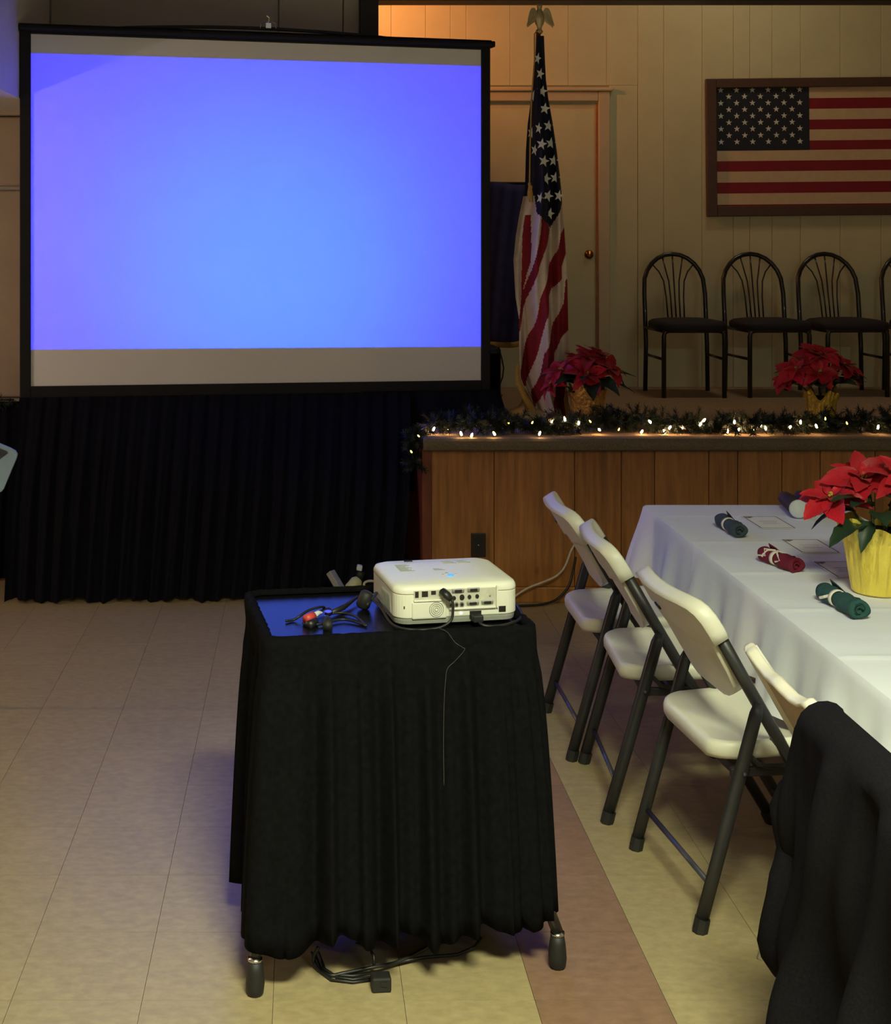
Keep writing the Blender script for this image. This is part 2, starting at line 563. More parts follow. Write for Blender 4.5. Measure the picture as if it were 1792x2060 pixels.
# ================================================================== stage
st = thing('stage', (2.6, Y_ST, 0), 'wood panelled stage platform with brown carpet deck', 'stage')
MB().span((X_AP - .02, Y_ST + .05, 0.02), (4.59, Y_PW + .5, Z_ST - .03)).build('core', M_REDWOOD, st, world=True)
MB().span((X_AP - .03, Y_ST + .035, Z_ST - .03), (4.59, Y_BW - .002, Z_ST)).build('deck', M_CARPET, st, world=True)
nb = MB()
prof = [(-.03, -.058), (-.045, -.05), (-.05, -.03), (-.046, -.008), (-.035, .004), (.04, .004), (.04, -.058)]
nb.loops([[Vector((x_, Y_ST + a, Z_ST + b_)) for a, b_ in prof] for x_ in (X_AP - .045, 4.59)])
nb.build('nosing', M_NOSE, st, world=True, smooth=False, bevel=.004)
sx = [(x_ - CX) / F * Y_ST for x_ in (867, 994, 1156, 1250, 1317, 1426, 1484, 1573, 1650, 1760, 1850, 1960, 2060, 2180)] + [4.59]
for a, b_ in zip(sx, sx[1:]):
    MB().span((a + .0012, Y_ST, 0.075), (b_ - .0012, Y_ST + .05, Z_ST - .055)).build('board', M_WOOD, st, world=True, bevel=.003, seg=1)
MB().span((X_AP - .004, Y_ST - .012, 0.0), (4.59, Y_ST + .05, .075)).build('base_moulding', M_WOOD, st, world=True, bevel=.006)
MB().span((X_AP - .05, Y_ST - .004, 0.0), (X_AP - .002, Y_ST + .05, Z_ST - .055)).build('corner_post', M_REDWOOD, st, world=True, bevel=.004)
for q in range(4):
    MB().span((X_AP - .05, Y_ST + .052 + q * .25, 0.0), (X_AP - .02, Y_ST + .30 + q * .25, Z_ST - .03)).build('side_board', M_REDWOOD, st, world=True, bevel=.003)

oc = P(962, 1096, Y_ST)
ot = thing('electrical_outlet', (oc.x, Y_ST, oc.z - .055), 'dark brown outlet plate on the stage front panel', 'outlet')
MB().span((oc.x - .036, Y_ST - .008, oc.z - .058), (oc.x + .036, Y_ST + .0, oc.z + .058)).build('plate', M_OUTLET, ot, world=True, bevel=.003)
for s_ in (-1, 1):
    MB().lathe([(0, 0), (.016, 0), (.016, .003), (0, .003)], 12).xf(Matrix.Translation((oc.x, Y_ST - .008, oc.z + s_ * .024)) @ Matrix.Rotation(PI / 2, 4, 'X')).build('socket', M_DARKP, ot, world=True)
MB().ball((oc.x, Y_ST - .009, oc.z), .0035).build('screw', M_CHROME, ot, world=True)

# ================================================================== projection screen
SL = Vector((-1.375, 6.75, 1.026))
SRX = Vector((0.965, 7.2, 1.009)) - SL
SW = SRX.length
su = SRX / SW
sn = Vector((su.y, -su.x, 0)).normalized()      # towards the hall
suz = Vector((0, 0, 1))
SH = 1.785


def S(u, v, w_=0):
    return SL + su * u + suz * v + sn * w_


def sbox(mb, u0, u1, v0, v1, w0, w1):
    vs = [S(u, v, q) for v in (v0, v1) for u, q in ((u0, w1), (u1, w1), (u1, w0), (u0, w0))]
    return mb.add(vs, [(3, 2, 1, 0), (4, 5, 6, 7), (0, 1, 5, 4), (1, 2, 6, 5), (2, 3, 7, 6), (3, 0, 4, 7)])


sc_ = thing('projection_screen', (SL.x + SRX.x / 2, SL.y + SRX.y / 2, 0.0), 'large white projection screen in a black frame showing a blue image', 'projection screen')
sbox(MB(), -.01, SW + .01, -.01, SH + .01, -.012, 0).build('screen_surface', M_SCREEN, sc_, world=True)
B = .055
sbox(MB(), -B, 0, -B - .02, SH + .03, -.03, .012).build('frame_rail', M_SFRAME, sc_, world=True, bevel=.004)
sbox(MB(), SW, SW + B - .005, -B - .02, SH + .03, -.03, .012).build('frame_rail', M_SFRAME, sc_, world=True, bevel=.004)
sbox(MB(), 0, SW, -B - .02, 0, -.03, .012).build('frame_rail', M_SFRAME, sc_, world=True, bevel=.004)
sbox(MB(), 0, SW, SH, SH + .03, -.03, .012).build('frame_rail', M_SFRAME, sc_, world=True, bevel=.004)
# roller case: half-round bar above the screen
cs = MB()
cp = [(-.03, .0), (.035, .0), (.042, .012), (.04, .028), (.025, .038), (-.02, .038), (-.036, .028), (-.038, .01)]
cs.loops([[S(u, SH + .012 + b_, a) for a, b_ in cp] for u in (-B - .006, SW + B - .002)])
cs.build('top_case', M_SFRAME, sc_, world=True, bevel=.004)
sbox(MB(), SW + B - .002, SW + B + .018, SH + .014, SH + .046, -.03, .03).build('end_cap', M_SFRAME, sc_, world=True, bevel=.006)
hb = MB()
hb.loops([[S(.42 + 1.45 * t, SH + .046 + .028 * math.sin(PI * t) ** .8 + q, a) for a, q in ((-.012, -.01), (.016, -.01), (.016, .004), (-.012, .004))] for t in [k / 24 for k in range(25)]])
hb.build('carry_handle', M_SFRAME, sc_, world=True)
bk = MB()
hc = 1.215
bk.tube([S(hc - .042, SH + .07, .02), S(hc - .04, SH + .095, .02), S(hc - .02, SH + .105, .02), S(hc + .02, SH + .105, .02), S(hc + .04, SH + .095, .02), S(hc + .042, SH + .07, .02)], .003, 6)
sbox(bk, hc - .014, hc + .014, SH + .07, SH + .097, .012, .03)
bk.tube([S(hc, SH + .09, .02), S(hc + .006, SH + .125, .02), S(hc - .008, SH + .135, .02)], .004, 6)
bk.build('hanging_hook', M_CHROME, sc_, world=True)
for u in (.02, SW + .03):
    base = S(u, 0, -.02)
    zb = Z_ST if u > 1.8 else 0
    MB().tube([S(u, SH, -.045), Vector((S(u, 0, -.045).x, S(u, 0, -.045).y, zb))], .016, 8).build('support_leg', M_SFRAME, sc_, world=True)
    MB().box(Vector((S(u, 0, -.045).x, S(u, 0, -.045).y, zb + .012)), (.16, .3, .024)).build('foot', M_SFRAME, sc_, world=True, bevel=.006)

# projector lamp: the lens throws a blue 16:10 picture on the screen
LENS = Vector((0.335, 3.66, 0.872))
fwd = Vector((-sn.x, -sn.y, 0))
rgt = Vector((su.x, su.y, 0)).normalized()


def lens_ab(p):
    q = p - LENS
    f_ = q.dot(fwd)
    return q.dot(rgt) / f_, q.z / f_


a0, _ = lens_ab(S(-.004, 0))
a1, _ = lens_ab(S(SW + .004, 0))
bTL = lens_ab(P(62, 107, 6.75))[1]
bTR = lens_ab(P(966, 133, 7.2))[1]
bBL = lens_ab(P(62, 703, 6.75))[1]
bBR = lens_ab(P(966, 697, 7.2))[1]
sl = bpy.data.lights.new('projector_lamp', 'SPOT')
sl.energy = PROJ_W
sl.color = (1, 1, 1)
sl.spot_size = math.radians(110)
sl.spot_blend = 0.0
sl.shadow_soft_size = 0.004
so = bpy.data.objects.new('projector_lamp', sl)
COL.objects.link(so)
so.matrix_world = Matrix((
    (rgt.x, 0, -fwd.x, LENS.x),
    (rgt.y, 0, -fwd.y, LENS.y),
    (rgt.z, 1, -fwd.z, LENS.z),
    (0, 0, 0, 1)))
sl.use_nodes = True
nt = sl.node_tree
for n_ in list(nt.nodes):
    nt.nodes.remove(n_)
N, L = nt.nodes.new, nt.links.new
out = N('ShaderNodeOutputLight')
em = N('ShaderNodeEmission')
L(em.outputs[0], out.inputs[0])

tcn = N('ShaderNodeTexCoord')
sep = N('ShaderNodeSeparateXYZ')
L(tcn.outputs['Normal'], sep.inputs[0])


def mth(op, a, b=None, c=None):
    n_ = N('ShaderNodeMath')
    n_.operation = op
    for i, q in enumerate((a, b, c)):
        if q is None:
            continue
        if isinstance(q, (int, float)):
            n_.inputs[i].default_value = q
        else:
            L(q, n_.inputs[i])
    return n_.outputs[0]


za = mth('ABSOLUTE', sep.outputs[2])
pa = mth('DIVIDE', sep.outputs[0], za)
pb = mth('DIVIDE', sep.outputs[1], za)
u_ = mth('DIVIDE', mth('SUBTRACT', pa, a0), a1 - a0)          # 0..1 across the picture
top = mth('MULTIPLY_ADD', u_, bTR - bTL, bTL)
bot = mth('MULTIPLY_ADD', u_, bBR - bBL, bBL)
v_ = mth('DIVIDE', mth('SUBTRACT', pb, bot), mth('SUBTRACT', top, bot))
msk = mth('MULTIPLY', mth('MULTIPLY', mth('GREATER_THAN', u_, 0), mth('LESS_THAN', u_, 1)), mth('MULTIPLY', mth('GREATER_THAN', v_, 0), mth('LESS_THAN', v_, 1)))
du = mth('MULTIPLY', mth('SUBTRACT', u_, 0.53), 1.75)
dv = mth('MULTIPLY', mth('SUBTRACT', v_, 0.33), 1.10)
r2 = mth('ADD', mth('MULTIPLY', du, du), mth('MULTIPLY', dv, dv))
hot = mth('EXPONENT', mth('MULTIPLY', mth('POWER', r2, 1.25), -2.3))
pmx = N('ShaderNodeMix')
pmx.data_type = 'RGBA'
pmx.inputs[6].default_value = (*PROJ_EDGE, 1)
pmx.inputs[7].default_value = (*PROJ_MID, 1)
L(hot, pmx.inputs[0])
L(pmx.outputs[2], em.inputs[0])
L(msk, em.inputs[1])
# ------------------------------------------------------------------ END PART 1

# ================================================================== ceiling lights of the hall, the rear two unseen and added as ambient fill
for i, (x_, y_, wt, hcol, spr) in enumerate(HALL):
    lab = ['ceiling light panel above the projector cart', 'added fill light panel at the rear left of the hall', 'added fill light panel at the rear right of the hall'][i]
    t_ = thing('ceiling_light', (x_, y_, HALL_Z), lab, 'ceiling light', 'hall ceiling light panels')
    fm = MB()
    for a, b_ in (((-.62, -.31), (.62, -.29)), ((-.62, .29), (.62, .31)), ((-.62, -.29), (-.6, .29)), ((.6, -.29), (.62, .29))):
        fm.span((a[0], a[1], 0), (b_[0], b_[1], .07))
    fm.build('frame', M_CASING, t_)
    MB().span((-.6, -.29, .02), (.6, .29, .03)).build('diffuser', M_DIFF, t_)
    area_light('tube_light', (0, 0, .012), wt, hcol, 1.16, .54, t_).data.spread = math.radians(spr)
# unseen fill light added over the stage to brighten the deck
t_ = thing('stage_fill_light', (2.7, 7.86, 4.3), 'dim unseen fill light panel added on the stage ceiling', 'ceiling light')
MB().span((-.32, -.16, -.06), (.32, .16, 0)).build('housing', M_CASING, t_, bevel=.006)
MB().span((-.3, -.14, -.064), (.3, .14, -.06)).build('diffuser', M_DIFF, t_)
area_light('tube_light', (0, 0, -.07), STAGE_FILL[0], STAGE_FILL[1], .56, .26, t_)
# warm spotlight hidden behind the left edge of the stage opening, washing the upper back wall
SP = Vector(STAGE_LAMP[0])
t_ = thing('stage_spotlight', (SP.x, Y_PW + .14, SP.z), 'small orange spotlight behind the left edge of the stage opening', 'lamp')
aim = (Vector((1.25, Y_BW, 3.35)) - SP).normalized()
qt = aim.to_track_quat('-Z', 'Y')
MB().span((-.05, 0, -.05), (.05, .015, .05)).build('wall_plate', M_BLACKT, t_, bevel=.006)
MB().tube([(0, .015, 0), (0, SP.y - Y_PW - .14, 0)], .01).build('arm', M_BLACKT, t_)
mm = Matrix.Translation(SP - Vector(t_.location)) @ qt.to_matrix().to_4x4()
MB().lathe([(0, .10), (.04, .095), (.055, .06), (.06, -.03), (.056, -.03), (.05, .02), (0, .02)], 20).xf(mm).build('can', M_BLACKT, t_, smooth=True)
MB().lathe([(0, .0), (.045, .0), (.045, .004)], 20).xf(mm).build('lens', M_GLOW, t_)
ld = bpy.data.lights.new('lamp_light', 'SPOT')
ld.energy, ld.color, ld.spot_size, ld.spot_blend, ld.shadow_soft_size = STAGE_LAMP[1], STAGE_LAMP[2], math.radians(96), 1.0, .04
lo = bpy.data.objects.new('lamp_light', ld)
COL.objects.link(lo)
lo.parent = t_
lo.location = SP + aim * .04 - Vector(t_.location)
lo.rotation_mode = 'QUATERNION'
lo.rotation_quaternion = qt
lx, ly, lz = LEFT_LAMP[0]
t_ = thing('wall_sconce', (-3.4, ly, lz - .12), 'warm sconce lamp on the left wall of the hall', 'lamp')
MB().span((0, -.05, .0), (.018, .05, .2)).build('wall_plate', M_BRASS, t_, bevel=.006)
MB().tube([(.018, 0, .06), (.10, 0, .03), (lx + 3.4, 0, .05)], .007).build('arm', M_BRASS, t_, smooth=True)
MB().lathe([(.012, .05), (.018, .055), (.018, .08)], 12, (lx + 3.4, 0, 0)).build('holder', M_BRASS, t_, smooth=True)
MB().ball((lx + 3.4, 0, .10), .022).build('bulb', M_GLOW, t_, smooth=True)
point_light('lamp_light', (lx + 3.4, 0, .145), LEFT_LAMP[1], LEFT_LAMP[2], .035, t_)

# ================================================================== black drape below the screen
def drape(name, label, npl, top, bottom, nu, nv, amp0, amp1, seed, sagfn=None, matl=M_SKIRT):
    rg = random.Random(seed)
    ph = [rg.uniform(0, 6.28) for _ in range(6)]

    def fn(u, v):
        a, b_ = top(u), bottom(u)
        p = a.lerp(b_, v)
        if sagfn:
            p += sagfn(u, v)
        amp = lerp(amp0, amp1, v)
        wv = math.sin(u * npl * 2 * PI + ph[0] + .8 * math.sin(u * 9 + ph[1])) + .4 * math.sin(u * npl * 4.3 * PI + ph[2]) + .5 * math.sin(u * npl * .9 * PI + ph[3] + v)
        return p + Vector((0, -1, 0)) * wv * amp
    o = MB().grid(nu, nv, fn).build(name, matl, None, smooth=True)
    tag(o, label, 'drape')
    return o


uR = 1.98


def sk_top(u):
    return S(-B + u * (uR + B), -.055, .02)


def sk_bot(u):
    x_ = lerp(-1.445, .47, u)
    return Vector((x_, 6.475 + .06 * u, .012 + .010 * math.sin(u * 46)))


def sk_sag(u, v):
    # hangs straight down in front of the stage line soon after leaving the screen
    a, b_ = sk_top(u), sk_bot(u)
    k = .25 * math.sin(PI * v)
    return Vector((0, (b_.y - a.y) * k, 0)) + Vector(((b_.x - a.x) * (-v * (1 - v)) * .5, 0, 0))


drape('stage_drape', 'long black pleated drape hanging from the screen to the floor', 24, sk_top, sk_bot, 300, 30, .006, .022, 3, sk_sag)
drape('drape_end', 'short black drape end resting on the stage deck beside the screen', 5,
      lambda u: S(1.72 + u * .76, -.05, .02), lambda u: Vector((lerp(.36, 1.095, u), 6.93 + .14 * u, (Z_ST + .012) if u > .36 else .45)), 90, 12, .004, .016, 5)
drape('side_drape', 'black drape at the far left behind the long drape', 5,
      lambda u: Vector((lerp(-1.95, -1.40, u), 6.95, .925)), lambda u: Vector((lerp(-1.95, -1.463, u), 6.90, .012)), 60, 10, .006, .02, 9)

# ================================================================== navy banner on its stand behind the screen
bx0, bx1, by = P(900, 400, 8.25).x, P(1058, 400, 8.25).x, 8.25
zt, zb = P(0, 369, by).z, P(0, 684, by).z
bn = thing('navy_banner', ((bx0 + bx1) / 2, by, Z_ST), 'dark navy banner with gold fringe hanging behind the screen edge', 'banner')


def bnf(u, v):
    x_ = lerp(bx0, bx1 + .03 * (1 - v), u) - .05 * v * u
    f_ = .012 * math.sin(u * 17 + 1.5 * v) * (.3 + v) + .004 * math.sin(u * 43 + 4 * v)
    return Vector((x_, by - .03 + f_, lerp(zt, zb, v) + .012 * math.sin(u * 6) * v - .01 * (1 - v) * math.sin(u * 9)))


MB().grid(60, 20, bnf).build('cloth', M_NAVY, bn, world=True, smooth=True, solid=.003)


def frf(u, v):
    p = bnf(u, 1)
    return p + Vector((0, 0, -.035 * v))


MB().grid(60, 2, frf).build('fringe', M_FRINGE, bn, world=True, smooth=True, solid=.004)
MB().tube([(bx0, by, zt + .0), (bx1, by, zt + .0)], .010).build('crossbar', M_TUBE, bn, world=True)
MB().tube([((bx0 + bx1) / 2 - .05, by + .015, Z_ST), ((bx0 + bx1) / 2 - .05, by + .015, zt)], .014).build('post', M_TUBE, bn, world=True)
MB().lathe([(0, 0), (.15, 0), (.15, .012), (.03, .03), (0, .03)], 20, ((bx0 + bx1) / 2 - .05, by + .015, Z_ST)).build('base', M_TUBE, bn, world=True)
# black loudspeaker box behind the screen edge, with its wire
lp = P(990, 800, 7.75)
ls = thing('loudspeaker', (lp.x, 7.75, Z_ST), 'tall black loudspeaker column standing behind the right screen edge', 'loudspeaker')
zq = P(0, 697, 7.75).z
MB().span((lp.x - .16, 7.62, Z_ST), (P(1008, 0, 7.62).x, 7.9, zq)).build('cabinet', M_BLACKT, ls, world=True, bevel=.012)
MB().span((lp.x - .14, 7.61, Z_ST + .03), (P(1004, 0, 7.62).x, 7.62, zq - .03)).build('grille', M_BLACK, ls, world=True)
wr = [P(1003, 698, 7.6), P(1009, 720, 7.6), P(1013, 740, 7.6), P(1011, 758, 7.6), P(1005, 775, 7.6), P(1007, 800, 7.6)]
MB().tube(wr, .004, 6).build('wire', M_CABLE, ls, world=True)

# ================================================================== star shape
def star_verts(r, ang=0):
    return [Vector((math.sin(ang + k * PI / 5) * (r if k % 2 == 0 else r * .40), 0, math.cos(ang + k * PI / 5) * (r if k % 2 == 0 else r * .40))) for k in range(10)]


def star_mesh(name, r, th, m_, ang=0):
    f_ = star_verts(r, ang)
    mb = MB()
    mb.loops([[q + Vector((0, th, 0)) for q in f_], [q.copy() for q in f_]], cap0=False, cap1=False)
    o = len(mb.v)
    mb.v.append(Vector((0, -th * .3, 0)))
    for k in range(10):
        mb.f.append((o, 10 + k, 10 + (k + 1) % 10))
        mb.m.append(0)
    me = bpy.data.meshes.new(name)
    me.from_pydata([tuple(q) for q in mb.v], [], mb.f)
    me.materials.append(m_)
    return me


# ================================================================== flag on a pole with an eagle
FD = 7.32
fb = P(1060, 830, FD)
fb.z = Z_ST
fg = thing('flagpole', fb, 'draped stars and stripes flag on an indoor pole topped by a gold eagle', 'flag')
ptop = P(1083, 60, FD)
MB().lathe([(0, 0), (.13, 0), (.13, .015), (.11, .03), (.05, .05), (.03, .08), (.024, .11), (0, .11)], 24, fb).build('base', M_GOLD, fg, world=True, smooth=True)
MB().tube([fb + Vector((0, 0, .05)), ptop], .013, 10).build('pole', M_POLE, fg, world=True, smooth=True)
eg = MB()
ec = P(1085, 45, FD)
eg.lathe([(0, -.07), (.012, -.068), (.02, -.055), (.012, -.045), (.014, -.03), (.024, -.01), (.03, .015), (.026, .04), (.016, .058), (.012, .07), (.016, .082), (.014, .095), (.006, .102), (0, .103)], 14, ec + Vector((0, 0, .005)))
eg.tube([ec + Vector((-.002, -.012, .094)), ec + Vector((-.012, -.024, .092)), ec + Vector((-.016, -.028, .082))], [.006, .004, .001], 6)
egb = eg.build('eagle', M_GOLD, fg, world=True, smooth=True)
for s_ in (-1, 1):
    wv = [(.012, .05), (.030, .078), (.046, .076), (.058, .056), (.067, .022), (.071, -.018), (.072, -.034), (.058, -.022), (.046, -.012), (.034, -.004), (.022, .008), (.012, .016)]
    mb = MB()
    fr = [ec + Vector((s_ * a, -.012 - .25 * a * (1 if s_ < 0 else .4), b_)) for a, b_ in wv]
    mb.loops([[q + Vector((0, .008, 0)) for q in fr], fr])
    mb.build('wing', M_GOLD, egb, world=True, bevel=.003)
    for q in range(4):
        a = .03 + q * .011
        MB().tube([ec + Vector((s_ * a, -.018 - .25 * a * (1 if s_ < 0 else .4), .05 - q * .012)), ec + Vector((s_ * (a + .012), -.018 - .25 * a * (1 if s_ < 0 else .4), -.005 - q * .006))], .0035, 5).build('feather', M_GOLD, egb, world=True)
SILL = [(72, 1080), (120, 1077), (160, 1073), (200, 1069), (250, 1063), (300, 1060), (350, 1059), (385, 1058), (394, 1055), (430, 1047), (474, 1039), (523, 1033.5), (597, 1036.5), (642, 1043), (700, 1043), (756, 1044), (785, 1056), (808, 1069), (834, 1082)]
SILR = [(72, 1094), (120, 1096), (160, 1098), (200, 1103), (250, 1112), (300, 1119), (350, 1125), (385, 1128), (408, 1129), (461, 1133), (508, 1135.5), (573, 1138), (662, 1139), (709, 1142), (760, 1138), (800, 1131), (834, 1134)]
REDS = [
    ([(440, 1079), (452, 1081), (480, 1077), (512, 1070), (560, 1059), (600, 1049), (642, 1043), (668, 1043)],
     [(430, 1079), (445, 1090), (462, 1104), (480, 1099), (512, 1086), (560, 1069), (600, 1058), (642, 1049), (668, 1044)]),
    ([(458, 1133), (470, 1123), (500, 1118), (530, 1104), (550, 1097), (597, 1079), (647, 1071), (680, 1060), (708, 1054), (746, 1045), (770, 1045)],
     [(458, 1134), (490, 1136), (512, 1135), (535, 1126), (560, 1127), (580, 1108), (597, 1100), (625, 1097), (647, 1088), (708, 1075), (746, 1064), (775, 1058)]),
    ([(560, 1135), (610, 1131), (647, 1111), (671, 1105), (708, 1086), (746, 1081), (783, 1069), (815, 1070)],
     [(560, 1138), (600, 1139), (662, 1139), (680, 1126), (708, 1113), (746, 1111), (783, 1088), (815, 1078)]),
    ([(760, 1116), (795, 1114), (834, 1096)], [(760, 1136), (800, 1130), (834, 1134)]),
]


def flag_mi(u, v):
    y_ = lerp(72, 834, v)
    x_ = lerp(interp(SILL, y_), interp(SILR, y_), u)
    can = 395 if x_ < 1072 else interp([(1072, 430), (1078, 436), (1105, 459), (1129, 408), (1140, 400)], x_)
    if y_ < can:
        return 0
    for lo, hi in REDS:
        if lo[0][0] <= y_ <= max(lo[-1][0], hi[-1][0]) and interp(lo, y_) <= x_ <= interp(hi, y_):
            return 1
    # the inner fold at the left: a red strip between white ones
    if 432 < y_ < 600 and 1049 + max(0, 470 - y_) * .12 + (600 - y_) * .012 < x_ < 1060 + (600 - y_) * .03 - max(0, y_ - 520) * .12:
        return 1
    return 2


def flagpt(u, v):
    y_ = lerp(72, 834, v)
    x_ = lerp(interp(SILL, y_), interp(SILR, y_), u)
    g = min(1, v * 2.2)
    fold = .045 * g * math.cos(u * 11 - 2.2 * v) + .02 * g * math.sin(u * 25 + 5 * v)
    bul = -.10 * g * math.sin(PI * u)
    p = P(x_, y_, FD - .03)
    p.y += fold + bul
    return p


MB().grid(84, 260, flagpt, mi=flag_mi).build('flag_cloth', [M_FBLUE, M_FRED, M_FWHITE], fg, world=True, smooth=True)
fcl = fg.children[-1]
sm_ = star_mesh('star', .034, .002, M_STAR, .25)
for (cxs, cys, wx) in [(1145, 450, .7), (1160, 553, .95), (1172, 658, .95), (1195, 760, .85), (1140, 875, .9), (1208, 865, .85), (1155, 975, 1), (1222, 970, .85), (1172, 1078, 1), (1230, 1072, .85), (1182, 1180, .95), (1245, 1180, .8), (1197, 1285, .95), (1096, 800, .6), (1129, 778, .6), (1110, 905, .45), (1126, 1195, .45), (1109, 577, .4), (1134, 355, .3)]:
    x_, y_ = 700 + cxs / 2.987, cys / 2.987
    l_, r_ = interp(SILL, y_), interp(SILR, y_)
    p = flagpt((x_ - l_) / (r_ - l_), (y_ - 72) / (834 - 72))
    uu, vv = (x_ - l_) / (r_ - l_), (y_ - 72) / (834 - 72)
    tu = (flagpt(min(1, uu + .06), vv) - flagpt(max(0, uu - .06), vv)).normalized()
    tv = (flagpt(uu, vv - .012) - flagpt(uu, vv + .012)).normalized()
    nn = tu.cross(tv).normalized()          # away from the hall is -nn or nn: keep it facing the hall
    if nn.y > 0:
        nn = -nn
    nn = (nn * .3 + Vector((0, -.7, 0))).normalized()
    xx = tv.cross(-nn).normalized() * -1
    if xx.x < 0:
        xx = -xx
    yy_ = -nn
    zz2 = xx.cross(yy_).normalized()
    so_ = bpy.data.objects.new('star', sm_)
    COL.objects.link(so_)
    so_.parent = fcl
    so_.location = p + Vector((0, -.020, 0)) - wpos(fcl)
    so_.scale = (max(wx, .6), 1, 1)
    so_.rotation_euler = Matrix((xx, yy_, zz2)).transposed().to_euler()


def fringe_pts(v, q):
    p = flagpt(0, .86 + .14 * v)
    return p + Vector((-.006 - .02 * q, -.01, -.035 * q))


MB().grid(2, 24, lambda u, v: fringe_pts(v, u)).build('fringe', M_FRINGE, fg, world=True, smooth=True, solid=.003)
MB().grid(2, 16, lambda u, v: flagpt(1, .93 + .07 * v) + Vector((.028 * u * (.4 + v), .004, -.012 * u))).build('fringe', M_FRINGE, fg, world=True, smooth=True, solid=.003)
MB().tube([P(1080, 62, FD - .03), P(1075, 68, FD - .04), P(1075, 120, FD - .06), P(1069, 200, FD - .10), P(1066, 300, FD - .12), P(1065, 372, FD - .12)], .004, 6).build('cord', M_FRINGE, fg, world=True)
for x_, y_ in ((1065, 374), (1068, 380)):
    MB().lathe([(0, .02), (.008, .018), (.009, .006), (.006, 0), (.012, -.03), (.011, -.07), (0, -.07)], 8, P(x_, y_, FD - .13)).build('tassel', M_FRINGE, fg, world=True, smooth=True)

# ================================================================== framed flag on the back wall
ff = thing('framed_flag', P(1620, 436, Y_BW - .02), 'stars and stripes flag in a dark wood frame on the stage wall', 'picture')
ff.location.y = Y_BW
k_ = Y_BW / F
FX0, FX1 = (1420 - CX) * k_, (1420 - CX) * k_ + 1.50
FZ0, FZ1 = H + (480 - 434) * k_, H + (480 - 157.5) * k_
fwid = 20.5 * k_
yb = Y_BW
MB().span((FX0 + .01, yb - .012, FZ0 + .01), (FX1 - .01, yb, FZ1 - .01)).build('backing', M_FRAMEW, ff, world=True)
for a, b_ in (((FX0, FZ0), (FX0 + fwid, FZ1)), ((FX1 - fwid, FZ0), (FX1, FZ1)), ((FX0 + fwid, FZ0), (FX1 - fwid, FZ0 + fwid)), ((FX0 + fwid, FZ1 - fwid + .006), (FX1 - fwid, FZ1))):
    MB().span((a[0], yb - .035, a[1]), (b_[0], yb, b_[1])).build('frame_rail', M_FRAMEW, ff, world=True, bevel=.005)
ix0, ix1 = FX0 + fwid - .004, FX1 - fwid + .004
cxr = (1628 - CX) * k_
zy = lambda y_: H + (480 - y_) * k_
# stripe boundaries measured on the canton side: short stripes right of the canton, long ones below
edges = [(172, 198, 0), (198, 219.5, 1), (219.5, 241, 0), (241, 261, 1), (261, 283, 0), (283, 302, 1)]
MB().span((cxr, yb - .013, zy(172)), (ix1, yb, zy(166))).build('stripe', M_PRED, ff, world=True)
for y0, y1, r in edges:
    MB().span((cxr, yb - .014 + .0008 * r, zy(y1)), (ix1, yb, zy(y0))).build('stripe', M_PRED if r else M_PWHITE, ff, world=True)
for y0, y1, r in [(302, 323, 0), (323, 344, 1), (344, 366, 0), (366, 388, 1), (388, 410.5, 0), (410.5, 416, 1)]:
    MB().span((ix0, yb - .014 + .0008 * r, zy(y1)), (ix1, yb, zy(y0))).build('stripe', M_PRED if r else M_PWHITE, ff, world=True)
cn = MB().span((ix0, yb - .015, zy(302)), (cxr, yb, zy(168))).build('canton', M_PBLUE, ff, world=True)
st_ = star_mesh('star', .021, .002, M_STAR)
for r in range(9):
    for c in range(6 if r % 2 == 0 else 5):
        x_ = 1450.5 + c * 31.7 + (16 if r % 2 else 0)
        y_ = 180.5 + r * 13.0
        s_ = bpy.data.objects.new('star', st_)
        COL.objects.link(s_)
        s_.parent = cn
        s_.location = Vector(((x_ - CX) * k_, yb - .0165, zy(y_))) - wpos(cn)
ff.rotation_euler = (0, -0.010, 0)

